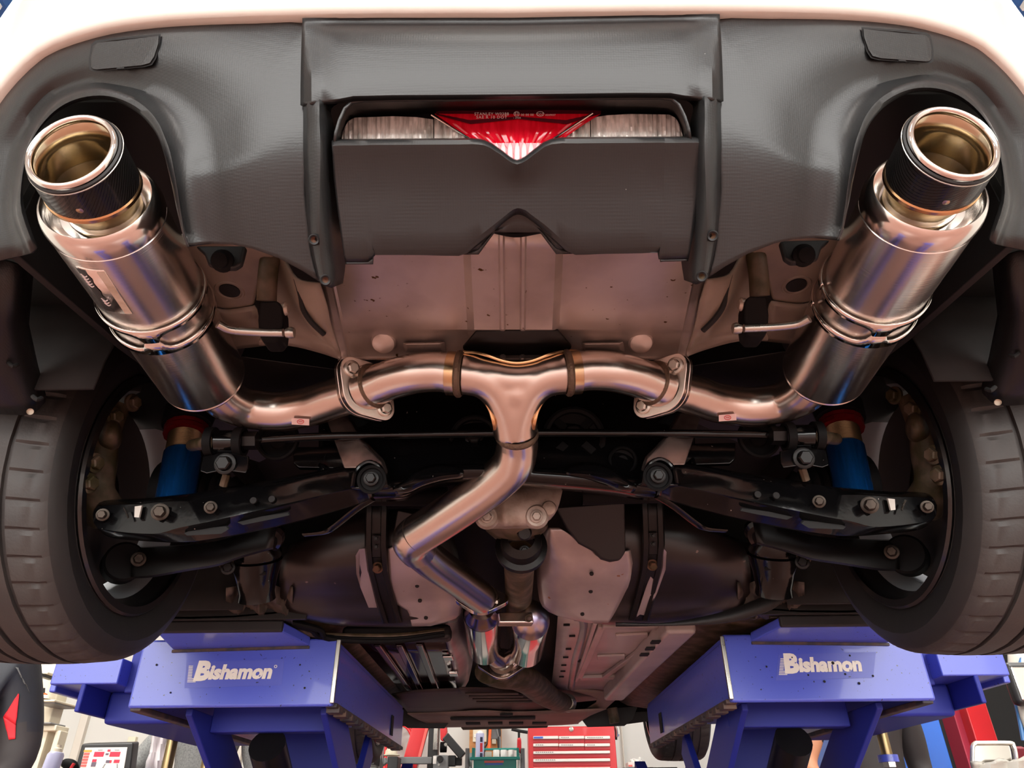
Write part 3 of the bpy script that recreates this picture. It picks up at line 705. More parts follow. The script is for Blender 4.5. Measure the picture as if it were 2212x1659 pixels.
# dark shell added to block light, standing for boot floor and wheel housings
rows = [[Vector((x * interp(y, [(.56, .73), (.66, .86), (.80, .97), (1.0, 1)]), y, z)) for x in (-.80, -.4, 0, .4, .80)] for y, z in ((.555, 1.0), (.56, .76), (.66, .74), (.80, .72), (1.0, .70), (1.5, .68), (1.9, .60), (2.4, .47), (3.2, .46), (4.4, .50))]
sheet('light_block_shell', rows, M_dark, k=2, solid=.01, off=1)
for s in (-1, 1):
    # wheel arch liner: arc round the tyre and an inner wall
    rows = []
    for x in (-.855, -.78, -.66, -.585):
        rows.append([Vector((x, 1.21 + .365 * math.cos(a), .52 + .365 * math.sin(a))) for a in [math.radians(d) for d in range(-20, 188, 8)]])
    sheet('wheel_arch_liner', rows, M_liner, s=s, k=1, solid=.004)
    plate('wheel_arch_wall', [Vector((-.57, y, z)) for y, z in ((.60, .56), (.86, .60), (1.0, .63), (1.5, .60), (1.6, .74), (.60, .78))], M_dark, (-.012, 0, 0), s=s)
    # lower rear corner of the bumper, in front of the tyre
    rows = [[PD(-150, 560, .83), PD(-60, 560, .84), PD(0, 560, .85), PD(50, 575, .87), PD(70, 590, .93)],
            [PD(-150, 700, .88), PD(-60, 700, .89), PD(-10, 690, .90), PD(28, 700, .92), PD(60, 700, .97)],
            [PD(-150, 800, .92), PD(-60, 800, .93), PD(-10, 800, .94), PD(42, 780, .96), PD(80, 790, 1.0)],
            [PD(-150, 860, .95), PD(-60, 868, .96), PD(0, 872, .97), PD(62, 862, .985), PD(97, 852, 1.02)],
            [PD(-150, 885, .98), PD(-60, 890, .985), PD(0, 893, .99), PD(66, 893, 1.0), PD(96, 868, 1.03)]]
    gd = sheet('splash_guard', rows, M_val, s=s, k=4, solid=.003, off=0)
    for (u, v) in ((28, 790), (80, 862)):
        q = MB(); q.tube([side(PD(u - 9, v - 6, .945), s), side(PD(u, v + 1, .942), s), side(PD(u + 10, v - 2, .95), s)], .003, 8, 3); q.build('clip', M_gap, gd)
    disc('push_pin', PD(66, 889, .985), (.3, -.8, -.5), .0045, pm('pale_push_pin_%d' % s, (180, 168, 152), .5), gd, s)
    # beige body panels
    z = .588
    rail = plate('frame_rail', [PZ(u, v, z) for u, v in ((380, 528), (590, 515), (592, 560), (556, 622), (548, 662), (500, 672), (455, 664), (438, 645), (410, 590))], M_beige, (0, 0, .02), s=s, bevel=.004, label='beige undersealed frame rail')
    disc('drain_hole', PZ(496, 628, z - .0006), (0, 0, 1), .0135, M_gap, rail, s)
    m = MB(); m.lathe([(.001, .0142), (-.0012, .016), (-.0012, .018), (.001, .020)], side(PZ(496, 628, z), s), (0, 0, 1), 28); m.build('hole_rim', M_beige, rail)
    rows = [[PZ(438, 646, .586), PZ(480, 668, .586), (PZ(550, 660, .586))], [PZ(444, 655, .584), PZ(485, 678, .584), PZ(556, 668, .584)], [PZ(455, 700, .602), PZ(490, 700, .602), PZ(560, 690, .602)], [PZ(462, 742, .606), PZ(500, 745, .606), PZ(570, 738, .606)], [PZ(470, 750, .62), PZ(505, 753, .62), PZ(572, 746, .62)]]
    sheet('body_seam', rows, M_beige, s=s, k=4, solid=.002)
    rows = [[PY(588, 545, .66), PY(612, 556, .655), PY(640, 600, .65), PY(690, 612, .64)],
            [PY(592, 600, .69), PY(622, 608, .68), PY(652, 660, .68), PY(706, 660, .67)],
            [PY(590, 650, .72), PY(628, 640, .70), PY(668, 698, .70), PY(716, 704, .70)],
            [PY(580, 705, .75), PY(630, 690, .73), PY(690, 728, .73), PY(728, 745, .73)],
            [PY(560, 735, .77), PY(620, 722, .75), PY(690, 742, .75), PY(735, 764, .75)],
            [PY(560, 745, .80), PY(625, 745, .79), PY(690, 760, .79), PY(735, 775, .79)]]
    sheet('spare_wheel_well_side', rows, M_beige, s=s, k=4, kv=3, solid=.003, label='curved beige flank of the spare wheel well')
    m = MB(); m.tube([side(PY(u, v, y), s) for u, v, y in ((640, 602, .655), (650, 640, .67), (655, 668, .68), (672, 695, .69), (700, 722, .71))], .0035, 8, 4); m.build('panel_gap', M_gap, car)
    # bracket, rubber hanger and pins
    m = MB(); m.tube([side(PY(u, v, y), s) for u, v, y in ((585, 545, .655), (578, 600, .67), (576, 650, .685))], .012, 12, 4, flat=.6); m.build('hanger_bracket', M_dirty, car)
    m = MB(); pts = [(560, 650), (600, 648), (609, 660), (611, 700), (608, 725), (598, 738), (566, 738), (558, 720), (556, 690)]
    m.prism([side(PY(u, v, .672 + (v - 650) * .0004), s) for u, v in pts], (0, .03, .004)); m.build('rubber_hanger', M_rub, car, bevel=.006, seg=3, recalc=True, label='black rubber exhaust hanger')
    m = MB(); m.lathe([(-.014, .0045), (0, .0045), (.001, .0075), (.006, .0085), (.009, .006), (.0095, .0001)], side(PY(607, 667, .688), s), (-s, 0, 0), 14); m.build('hanger_pin', pm('pale_pin', (200, 186, 172), .4, .6), car)
    # valance tab with its clip
    m = MB(); m.prism([side(PY(u, v, .60), s) for u, v in ((420, 530), (530, 530), (520, 568), (505, 578), (470, 578), (448, 570), (440, 548))], (0, .01, .002)); tb = m.build('valance_tab', M_blk, car, bevel=.003, recalc=True)
    m = MB(); m.lathe([(0, .013), (-.004, .0125), (-.006, .009), (-.010, .0085), (-.011, .0001)], side(PY(482, 564, .60), s), (0, .8, .6), 20); m.build('clip', M_rub, tb)

# aluminium heat shield over the spare wheel well
def zsh(u, v): return .575 + .010 * ((u - 1112) / 400) ** 2
UC = [(690, .004), (700, .0), (712, 0), (716, -.002), (722, 0), (800, 0), (900, 0), (1000, 0), (1003, 0), (1019, -.013), (1030, -.013), (1077, -.013), (1081, -.019), (1087, -.019), (1091, -.007), (1123, -.007), (1127, -.019), (1133, -.019), (1137, -.013), (1190, -.013), (1198, -.013), (1214, 0), (1300, 0), (1400, 0), (1490, 0), (1498, -.002), (1502, 0), (1514, 0), (1526, .004)]
VR = [(490, 0), (540, 0), (600, 0), (660, 0), (712, 0), (716, .002), (724, .004), (755, .004), (764, .004), (770, .002), (774, -.004), (777, -.005), (780, .004)]
rows = []
for v, dz in VR:
    r = []
    for u, dd_ in UC:
        k = (v - 600) / 175.0; uu = 1112 + (u - 1112) * interp(v, [(490, 1.045), (600, 1.0), (775, .905)])
        z = zsh(u, v) + dd_ + dz
        if 715 < v < 768 and 985 < u < 1240: z += .012
        r.append(PZ(uu, v, z))
    rows.append(r)
m = MB(); m.grid(rows); hs = m.build('heat_shield', M_alu, car, solid=.0015, off=1, ang=25, label='large dull aluminium heat shield with pressed ribs')
for s, u0 in ((-1, 870), (1, 1256)):
    m = MB(); b = [PZ(u0, 740, .5795), PZ(u0 + 90, 738, .5795), PZ(u0 + 95, 762, .586), PZ(u0 + 4, 762, .586)]; t_ = [PZ(u0 + 6, 743, .569), PZ(u0 + 82, 742, .569), PZ(u0 + 84, 756, .571), PZ(u0 + 9, 756, .571)]
    m.add(b + t_, [(4, 5, 6, 7), (0, 1, 5, 4), (1, 2, 6, 5), (2, 3, 7, 6), (3, 0, 4, 7)]); m.build('pressed_pad', M_alu, hs, bevel=.0015, recalc=True)
    uc = 828 if s < 0 else 1385
    m = MB(); m.lathe([(.003, .018), (-.001, .0155), (-.003, .010), (-.0036, .0001)], PZ(uc, 742, .579), (.0, .5, 1), 22); m.build('pressed_dimple', M_alu, hs)
m = MB(); m.add([PZ(1000, 752, .568), PZ(1030, 717, .566), (PZ(1205, 716, .566)), PZ(1234, 750, .568), PZ(1225, 766, .570), PZ(1010, 768, .570)], [(0, 1, 2, 3, 4, 5)]); m.build('shield_recess', M_satin, hs, solid=.004, off=1, label='dark recess at the front edge of the shield')
m = MB(); m.tube([PZ(1050, 492, .56), PZ(1110, 505, .545), PZ(1160, 498, .545), PZ(1185, 495, .56)], .004, 8, 4); m.build('rubber_strip', M_rub, hs)

# rear subframe
BOT = [(690, 1010), (740, 1050), (775, 1056), (850, 1056), (880, 1052), (905, 1038), (960, 1026), (1040, 1022), (1160, 1030), (1250, 1037), (1330, 1045), (1388, 1053), (1450, 1050), (1500, 1000)]
rows = []
for k, (t, y, dz) in enumerate(((0, 1.06, 0), (.03, 1.02, 0), (.25, 1.0, 0), (.6, .992, 0), (.88, .985, 0), (.94, .972, 0), (1.0, .972, 0), (1.06, .99, 0), (1.10, 1.05, 0))):
    rows.append([PY(u, lerp(838, vb, t), y + .03 * ((u - 1105) / 400.0) ** 2) for u, vb in BOT])
sf = sheet('rear_subframe', rows, M_gloss, k=4, kv=2, solid=.004, off=-1, ang=50, label='glossy black rear subframe crossmember')
for u, v, r_ in ((1025, 950, .036), (1240, 945, .045), (1345, 995, .02), (600, 950, .03), (1640, 945, .03)):
    m = MB(); p = PY(u, v, .995); m.lathe([(.004, r_ * 1.12), (-.004, r_ * 1.1), (-.006, r_), (-.004, r_ * .9), (.004, r_ * .88), (.006, r_ * .5), (.002, r_ * .42), (.002, .0001)], p, (0, 1, .25), 30); b_ = m.build('mounting_bush', M_rub, sf)
    if v == 950 and u > 700: bolt(p + Vector((0, -.005, 0)), (0, -1, -.25), .010, sf, mat=M_satin)
    for a in (45, 135, 225, 315):
        if u == 1240:
            m = MB(); d_ = Vector((math.cos(math.radians(a)), 0, math.sin(math.radians(a)))); m.bar(p + d_ * .02 - Vector((0, .004, 0)), p + d_ * .04 - Vector((0, .004, 0)), .012, .006, up=(0, 1, 0)); m.build('rubber_web', M_rub, sf)
M_legrefl = pm('grey_reflection_frame_arm', (150, 138, 134), .22, .8, vrgb=(96, 86, 84), vscale=26)  # floor reflection on the legs, put into a pale grey colour
for s in (-1, 1):
    plate('subframe_leg', [PY(u, v, y) for u, v, y in ((700, 895, 1.0), (752, 900, .99), (780, 952, .965), (824, 996, .945), (834, 1026, .945), (790, 1012, .95), (742, 1012, .96), (722, 955, .975))], M_legrefl, (0, .02, .012), s=s, bevel=.003, label='reflective stamped subframe leg')
    # lug with the inner arm bolt
    lug = [(757, 1056), (762, 1018), (776, 1000), (800, 992), (824, 1004), (834, 1028), (838, 1052), (800, 1058)]
    lg = plate('arm_lug', [PY(u, v, .945) for u, v in lug], M_gloss, (0, .03, .01), s=s, bevel=.003)
    m = MB(); m.tube([side(PY(u, v, .943), s) for u, v in ((762, 1052), (768, 1020), (782, 1004), (800, 998), (820, 1008), (830, 1030), (834, 1050))], .0035, 8, 4); m.build('lug_edge', M_gloss, lg)
    p = PY(803, 1036, .94); m = MB(); m.lathe([(.0, .021), (-.002, .021), (-.003, .019), (-.002, .017), (.001, .0155), (.001, .0001)], side(p, s), (0, 1, .2), 28); m.build('bush_washer', M_rub, lg)
    bolt(p + Vector((0, -.004, 0)), (0, -1, -.25), .0075, lg, s, M_satin)
    # curved web beside the lug (left one shows)
    rows = [[PY(848, 1056, .955), PY(872, 1040, .96), PY(905, 1014, .965), PY(950, 1003, .97), PY(1000, 1008, .975)], [PY(850, 1060, .955), PY(880, 1054, .955), PY(910, 1040, .955), PY(955, 1028, .96), PY(1000, 1024, .965)], [PY(856, 1068, .975), PY(885, 1064, .975), PY(915, 1050, .975), PY(960, 1038, .98), PY(1000, 1034, .985)]]
    sheet('subframe_web', rows, M_gloss, s=s, k=4, kv=3, solid=.003)
    # lower arm
    ST = [((206, 1104), (204, 1111), (206, 1126), (214, 1138)), ((226, 1086), (224, 1096), (228, 1142), (244, 1156)), ((300, 1082), (300, 1092), (330, 1151), (332, 1164)), ((370, 1075), (372, 1086), (388, 1138), (402, 1166)), ((440, 1067), (442, 1084), (452, 1125), (470, 1158)), ((520, 1052), (522, 1068), (540, 1105), (560, 1140)), ((620, 1035), (622, 1050), (640, 1081), (655, 1118)), ((745, 1010), (747, 1022), (755, 1055), (765, 1086)), ((782, 1006), (784, 1018), (800, 1052), (806, 1076))]
    yb = [1.035, 1.03, 1.02, 1.01, 1.0, .99, .98, .968, .965]
    rows = []
    for dy, k in ((.045, 0), (.012, 0), (.0, 1), (-.004, 2), (.0, 2), (.035, 3), (.05, 3)):
        rows.append([PY(st[k][0], st[k][1] + (1.5 if (k == 2 and dy == 0) else 0) + (2 if dy == .05 else 0) - (1 if dy == .045 else 0), y + dy) for st, y in zip(ST, yb)])
    arm = sheet('lower_arm', rows, M_gloss, s=s, k=4, solid=.003, off=-1, ang=30, label='glossy black lower suspension arm')
    for q in (((398, 1152), (415, 1143), (488, 1137), (494, 1143), (478, 1153), (404, 1157)), ((512, 1128), (545, 1118), (622, 1108), (625, 1113), (590, 1121), (525, 1134))):
        m = MB(); m.prism([side(PY(u, v, interp(u, [(390, 1.018), (630, .990)])), s) for u, v in q], (0, .003, .003)); m.build('arm_slot', M_gap, arm, recalc=True)
    for (u, v, r_) in ((222, 1112, .0065), (346, 1106, .0088), (455, 1096, .0065)):
        bolt(PY(u, v, interp(u, [(200, 1.02), (460, .99)])), (.35, -1, -.3), r_, arm, s, M_stud, h=r_ * 1.6)
    for (u, v) in ((547, 1081), (587, 1078)): disc('arm_hole', PY(u, v, .976), (0, 1, .2), .005, M_gap, arm, s)
    m = MB(); m.prism([side(PY(u, v, 1.008), s) for u, v in ((291, 1094), (306, 1092), (300, 1118), (290, 1117))], (0, .004, .002)); m.build('see_through_slot', pm('slot_light_colour_%d' % s, (170, 162, 154), .5, .2), arm, recalc=True)  # open slot; the bright light behind it is put in as a pale colour
    m = MB(); m.tube([side(PY(u, v, 1.01), s) for u, v in ((268, 1097), (272, 1105), (277, 1118))], .0015, 6, 3); m.build('arm_slit', M_zinc, arm)
    # small bent stay below the arm
    m = MB(); m.tube([side(PY(u, v, y), s) for u, v, y in ((805, 1078, 1.0), (770, 1100, 1.02), (722, 1138, 1.06), (700, 1150, 1.08), (658, 1155, 1.10))], .006, 10, 5, flat=.5); m.build('brace_stay', M_gloss, car)
    # rear lateral link with its outer bush
    ST2 = [((285, 1186), (283, 1244)), ((330, 1184), (332, 1241)), ((400, 1180), (405, 1228)), ((470, 1172), (470, 1217)), ((530, 1150), (520, 1200)), ((600, 1120), (590, 1180))]
    rows = [[PY(a[0], a[1] - 2, 1.27) for a, b in ST2], [PY(a[0], a[1], 1.225) for a, b in ST2], [PY((a[0] + b[0]) / 2, (a[1] + b[1]) / 2, 1.215) for a, b in ST2], [PY(b[0], b[1], 1.22) for a, b in ST2], [PY(b[0], b[1] + 4, 1.26) for a, b in ST2]]
    lk = sheet('lateral_link', rows, M_satin, s=s, k=4, solid=.003, off=0, label='black rear lateral link')
    m = MB(); p = PY(270, 1212, 1.215); m.lathe([(0, .0001), (0, .030), (.004, .034), (.045, .034), (.055, .03)], side(p, s), (-.55 * (1 if s < 0 else -1), .8, .1), 28); m.build('link_bush', M_rub, lk)
    bolt(PY(299, 1208, 1.205), (.5, -.9, -.2), .0085, lk, s, M_stud, h=.016)
    # trailing arm bush below
    m = MB(); p = PY(553, 1196, 1.36); m.lathe([(-.03, .030), (-.02, .046), (0, .049), (.008, .047), (.012, .050), (.02, .048), (.045, .040), (.075, .034), (.09, .036), (.092, .0001)], side(p, s), (.0, .55, -.85), 26); tbm = m.build('trailing_arm_mount', M_gloss, car, label='bell-shaped black trailing arm mount')
    for (u, v) in ((560, 1222), (545, 1238), (566, 1240)):
        m = MB(); m.bar(side(PY(u - 8, v, 1.345), s), side(PY(u + 8, v - 1, 1.345), s), .005, .004, up=(0, 1, 0)); m.build('mount_slot', M_gap, tbm)
    m = MB(); m.tube([side(PY(u, v, y), s) for u, v, y in ((540, 1120, 1.25), (600, 1150, 1.30), (570, 1190, 1.36), (500, 1170, 1.34))], .014, 10, 5); m.build('trailing_arm', M_gloss, car)
    bolt(PY(487, 1212, 1.31), (.3, -1, -.2), .010, tbm, s, M_dirty); bolt(PY(492, 1226, 1.31), (.3, -1, -.2), .009, tbm, s, M_satin)
    rows = [[PY(u, v + 3 * math.sin(u * .21 + v), 1.52 + .02 * math.sin(u * .13 + v * .3) + (v - 1270) * .0016) for u in range(488, 640, 12)] for v in (1268, 1290, 1306, 1322, 1336, 1346)]
    sheet('crumpled_shield', rows, pm('grimy_foil', (88, 80, 72), .5, .3, vrgb=(24, 23, 22), vscale=22), s=s, k=2, solid=.002)
    # beige sill seen between tyre and lift
    rows = [[PY(405, 1205, 1.6), PY(425, 1210, 1.6), PY(470, 1230, 1.62)], [PY(395, 1280, 1.62), PY(412, 1280, 1.62), PY(475, 1290, 1.64)], [PY(378, 1308, 1.63), PY(398, 1312, 1.63), PY(470, 1318, 1.66)]]
    sheet('sill_end', rows, M_beige, s=s, k=4, solid=.003)
    # coil-over
    ct, cb = PY(409, 895, 1.135), PY(378, 1082, 1.115); ad = (cb - ct); Lc = ad.length; ad.normalize()
    def lat(name, prof, mat, o=ct, n=36, ax_=ad, parent=None, lab=None):
        m = MB(); m.lathe(prof, side(o, s), ax_ if s < 0 else Vector((-ax_.x, ax_.y, ax_.z)), n); return m.build(name, mat, parent or car, ang=25, label=lab)
    f = lambda v: (PY(lerp(409, 378, (v - 895) / 187.0), v, lerp(1.135, 1.115, (v - 895) / 187.0)) - ct).dot(ad)
    if s < 0:
        M_bluean = pm('blue_anodised', (20, 96, 176), .25, .85, coat=.3); M_redan = pm('red_anodised', (120, 16, 22), .35, .6)
        M_thread = pm('brassy_thread', (116, 102, 76), .38, .9)
    co = lat('coilover', [(f(980), .001), (f(980), .0300), (f(982), .0312), (f(1082) + .01, .0312), (f(1082) + .012, .001)], M_bluean, lab='metallic blue damper body')
    th = [];  h0_, h1_ = f(930), f(981)
    for i in range(17): th += [(lerp(h0_, h1_, i / 17), .0275), (lerp(h0_, h1_, (i + .5) / 17), .0292)]
    lat('threaded_sleeve', th, M_thread, parent=co, lab='brass coloured threaded sleeve')
    for va, vb in ((924, 931), (933, 942)): lat('spring_collar', [(f(va), .029), (f(va), .038), (f(vb), .038), (f(vb), .029)], M_redan, parent=co, n=14, lab='red anodised spring collar')
    lat('spring_perch', [(f(890), .03), (f(890), .043), (f(921), .043), (f(922), .03)], M_rub, parent=co)
    # drive shaft boot and hub
    pr = []
    for i in range(8): pr += [(i * .016, .058 - i * .0035), (i * .016 + .008, .050 - i * .0035)]
    m = MB(); m.lathe([(-.02, .05), (-.018, .060)] + pr + [(.13, .018), (.5, .018)], side(Vector((-.62, 1.205, .515)), s), (-s, 0, -.02), 30); m.build('drive_shaft', M_rub, car, ang=60, label='drive shaft with ribbed boot')
    # brake caliper and knuckle
    rows = [[PX(u, v, x) for u, v, x in ((215, 905, -.70), (232, 898, -.68), (252, 905, -.66), (262, 925, -.66))], [PX(u, v, x) for u, v, x in ((208, 935, -.70), (228, 930, -.66), (252, 930, -.645), (266, 945, -.65))], [PX(u, v, x) for u, v, x in ((205, 960, -.70), (225, 958, -.665), (248, 962, -.65), (258, 965, -.66))], [PX(u, v, x) for u, v, x in ((210, 985, -.72), (222, 980, -.70), (235, 982, -.69), (245, 980, -.70))]]
    cal = sheet('brake_caliper', rows, M_dirty, s=s, k=4, kv=3, solid=.02, off=1)
    for u, v in ((246, 900), (204, 1000), (192, 1044), (286, 870)): bolt(PX(u, v, -.665), (1, -.3, -.1), .011, cal, s, M_dirty)
    m = MB(); m.tube([side(PX(u, v, -.69), s) for u, v in ((250, 880), (225, 940), (215, 1000), (205, 1060), (230, 1110))], lambda t: .022 + .01 * t, 14, 5); m.build('wheel_knuckle', M_dirty, car)
    # brake dust shield plates
    m = MB(); m.lathe([(0, .05), (0, .166), (.006, .17)], side(Vector((-.752, 1.212, .522)), s), (-1 if s < 0 else 1, 0, 0), 48); m.build('brake_shield', pm('grey_dust_shield_%d' % s, (58, 58, 58), .6), car)
    # anti-roll bar clamp
    yb_ = .955
    for u in (457, 519):
        m = MB(); m.lathe([(-.006, .017), (-.006, .0225), (.006, .0225), (.006, .017)], side(PY(u, 955, yb_), s), (1, 0, 0), 24); m.build('bar_bush', M_rub, car)
    m = MB(); m.tube([side(PY(470, 955, yb_), s), side(PY(508, 955, yb_), s)], .018, 20, 1); cl = m.build('bar_clamp', M_gloss, car)
    plate('clamp_plate', [PY(u, v, yb_ - .005) for u, v in ((432, 1018), (438, 985), (468, 980), (470, 950), (506, 950), (510, 980), (536, 985), (536, 1012), (530, 1022), (500, 1018), (486, 1024), (470, 1018), (446, 1023))], M_gloss, (0, .006, .002), parent=cl, s=s)
    bolt(PY(487, 1002, yb_ - .007), (0, -1, -.3), .011, cl, s, M_satin)
    m = MB(); m.tube([side(PY(490, 1024, .99), s), side(PY(482, 1050, 1.0), s)], .006, 8, 1); m.build('link_stud', M_dirty, car)
    m = MB(); m.tube([side(PY(415, 962, 1.06), s), side(PY(450, 956, .97), s)], .010, 12, 1); m.build('link_arm', M_dirty, car)
    m = MB(); m.lathe([(0, .014), (.02, .014)], side(PY(528, 952, yb_), s), (-s, 0, 0), 6, cap0=True, cap1=True); m.build('bar_nut', M_satin, car)
    plate('stay_plate', [PY(u, v, 1.0) for u, v in ((632, 965), (745, 965), (742, 1012), (645, 1010), (634, 1000))], M_gloss, (0, .01, 0), s=s)
    m = MB(); m.tube([side(PY(u, v, 1.05), s) for u, v in ((568, 795), (610, 800), (650, 820), (676, 838), (690, 870))], .0035, 8, 5); m.build('brake_line', M_zinc, car)
    # boot floor panels seen dark between muffler and subframe
    plate('rear_chassis_leg', [PY(u, v, y) for u, v, y in ((520, 770, .9), (740, 800, .95), (760, 900, 1.05), (560, 1000, 1.1), (440, 960, 1.08))], M_satin, (0, .02, .06), s=s)
m = MB(); m.tube([PY(530, 953, .965), PY(620, 947, .965), PY(700, 943, .965), PY(880, 939, .965), PY(1117, 935, .965), PY(1400, 936, .965), PY(1560, 938, .965), PY(1685, 940, .965)], .0062, 12, 5)
m.build('anti_roll_bar', M_gloss, car, label='long thin black anti-roll bar')

# differential and prop shaft
rows = []
for v, y, l_, r_ in ((1030, 1.16, 1012, 1222), (1050, 1.13, 1018, 1216), (1075, 1.118, 1024, 1210), (1100, 1.12, 1032, 1202), (1120, 1.125, 1040, 1188), (1133, 1.135, 1052, 1168), (1137, 1.15, 1056, 1164), (1140, 1.17, 1052, 1170)):
    rows.append([PY(lerp(l_, r_, i / 12), v + (4 if i in (0, 12) else 0) * 0, y + .03 * (abs(i - 6) / 6.0) ** 3 - .006 * math.exp(-((i - 4) / 1.0) ** 2)) for i in range(13)])
df = sheet('differential', rows, M_alloy, k=3, kv=2, solid=.004, off=0, label='cast aluminium differential cover')
rows = []
for v, y, l_, r_ in ((1137, 1.17, 1044, 1180), (1142, 1.165, 1046, 1182), (1152, 1.18, 1052, 1176), (1164, 1.20, 1066, 1160), (1168, 1.24, 1070, 1156)):
    rows.append([PY(lerp(l_, r_, i / 8), v - abs(i - 4) * 1.5, y + .04 * (abs(i - 4) / 4.0) ** 2) for i in range(9)])
sheet('differential_housing', rows, M_dirty, k=3, kv=2, solid=.004)
for u, v in ((1052, 1116), (1159, 1115)):
    m = MB(); m.lathe([(.006, .021), (-.002, .0175), (-.003, .0165)], PY(u, v, 1.122), (0, 1, .3), 24, cap1=True); m.build('bolt_boss', M_alloy, df)
    bolt(PY(u, v, 1.117), (0, -1, -.3), .0075, df, mat=M_alloy)
m = MB(); m.lathe([(.004, .013), (-.003, .011), (-.005, .006), (-.005, .0001)], PY(1186, 1098, 1.122), (0, 1, .3), 20); m.build('casting_boss', M_alloy, df)
m = MB(); m.lathe([(0, .0001), (0, .010), (.004, .013), (.01, .013)], PY(1133, 1152, 1.172), (0, .9, .4), 16); m.build('drain_plug', M_satin, df)
m = MB(); m.lathe([(-.03, .024), (-.02, .036), (0, .038), (.004, .047), (.016, .047), (.018, .03)], PY(1126, 1178, 1.24), (0, 1, -.12), 32); pf_ = m.build('shaft_flange', M_satin, car)
m = MB(); m.lathe([(0, .030), (.9, .030)], PY(1122, 1200, 1.30), (.0, 1, .03), 28); m.build('prop_shaft', M_dirty, car, label='tubular propeller shaft in the tunnel')
bolt(PY(1133, 1190, 1.225), (0, -1, -.3), .007, pf_, mat=M_satin)

# fuel tank: black saddle, silver shields, straps
M_tank = pm('dark_plastic_tank', (24, 21, 21), .34, vrgb=(34, 27, 26), vscale=8, speck=((120, 104, 98), 70.0, .74))
M_shield = pm('dull_zinc_tank_shield', (178, 166, 164), .38, .55, vrgb=(150, 138, 136), vscale=8, speck=((140, 92, 56), 60.0, .74), bump=.08, bscale=20)
YT = [(1060, 1.34), (1150, 1.38), (1200, 1.42), (1240, 1.45), (1290, 1.54), (1345, 1.615), (1360, 1.63)]
def tk(u, v, off=0): return PY(u, v, interp(v, YT) + off)
for s in (-1, 1):
    rows = [[tk(630, 1175, .06), tk(690, 1150, .05), tk(780, 1110, .05), tk(900, 1100, .05), tk(960, 1120, .08)], [tk(612, 1205, .03), tk(690, 1190, .02), tk(780, 1170, .02), tk(900, 1160, .02), tk(985, 1180, .05)], [tk(604, 1250, .03), tk(690, 1240, .012), tk(790, 1235, .012), tk(900, 1235, .012), tk(995, 1250, .04)], [tk(606, 1300, .03), tk(690, 1298, .012), tk(800, 1300, .012), tk(900, 1300, .012), tk(998, 1300, .04)], [tk(640, 1330, .03), tk(720, 1342, .012), tk(820, 1347, .012), tk(900, 1347, .012), tk(990, 1335, .04)], [tk(660, 1338, .2), tk(730, 1350, .2), tk(820, 1353, .2), tk(900, 1353, .2), tk(985, 1342, .2)]]
    sheet('fuel_tank', rows, M_tank, s=s, k=4, kv=3, solid=.004, off=0, label='dark plastic saddle fuel tank')
    st = [((792, 1062), (838, 1062)), ((790, 1120), (836, 1120)), ((789, 1180), (835, 1180)), ((795, 1232), (838, 1232)), ((810, 1290), (852, 1290)), ((827, 1346), (868, 1344))]
    rows = []
    for a, b in st:
        mid = lambda t: (lerp(a[0], b[0], t), lerp(a[1], b[1], t))
        rows.append([tk(*mid(0), -.004), tk(*mid(.06), -.016), tk(*mid(.24), -.016), tk(*mid(.28), -.010), tk(*mid(.72), -.010), tk(*mid(.76), -.016), tk(*mid(.94), -.016), tk(*mid(1), -.004)])
    m = MB(); m.grid([[side(p, s) for p in r] for r in rows]); sp = m.build('tank_strap', M_satin, car, solid=.003, off=0, label='black channel-section tank strap')
    plate('strap_plate', [tk(u, v, -.014) for u, v in ((803, 1156), (822, 1156), (823, 1204), (803, 1204))], M_satin, (0, .004, 0), parent=sp, s=s)
    for v in (1163, 1181): bolt(tk(813, v, -.015), (0, -1, -.4), .004, sp, s, M_satin)
    bolt(tk(816, 1226, -.014), (0, -1, -.5), .008, sp, s, M_rust, h=.014)
    if s < 0:
        L_ = [(1185, 838, 905), (1200, 838, 935), (1250, 840, 975), (1290, 850, 995), (1306, 858, 998), (1318, 880, 996), (1335, 886, 985), (1352, 890, 930)]
        RWS = [[tk(lerp(l_, r_, i / 6), v - (4 if (i in (1, 2) and v == 1185) else 0), -.002 + .03 * max(0, (i - 4) / 2) ** 2) for i in range(7)] for v, l_, r_ in L_]
        sh = sheet('tank_shield', RWS, M_shield, s=-1, k=3, kv=2, solid=.0015, off=0, label='dull silver tank shield with a rusty corner, left')
        holes = ((901, 1266), (907, 1298), (920, 1335))
    else:
        L_ = [(1140, 1176, 1208), (1155, 1166, 1232), (1172, 1160, 1252), (1188, 1158, 1280), (1205, 1158, 1300), (1222, 1159, 1362), (1250, 1160, 1362), (1280, 1163, 1350), (1310, 1172, 1335), (1330, 1205, 1324), (1345, 1270, 1314)]
        RWS = [[tk(lerp(l_, r_, i / 6), v - (34 if (i == 6 and v == 1222) else 8 if (i == 5 and v == 1222) else 0), -.002 + .05 * max(0, (2 - i) / 2) ** 2) for i in range(7)] for v, l_, r_ in L_]
        sh = sheet('tank_shield', RWS, M_shield, s=-1, k=3, kv=2, solid=.0015, off=0, label='dull silver tank shield with a wavy top edge, right')
        holes = ((1276, 1278), (1258, 1327), (1278, 1240))
    for u, v in holes: disc('shield_hole', tk(u, v, -.006), (0, .5, .8), .0045, M_gap, sh)
    q = [(768, 1200), (776, 1186), (792, 1184), (796, 1240), (812, 1300), (814, 1312), (796, 1312), (778, 1268), (770, 1240)] if s < 0 else [(1408, 1180), (1428, 1178), (1440, 1192), (1438, 1230), (1420, 1280), (1392, 1340), (1372, 1340), (1395, 1270), (1412, 1225)]
    plate('shield_flange', [tk(u, v, -.004) for u, v in q], M_shield, (0, .003, 0), s=-1)
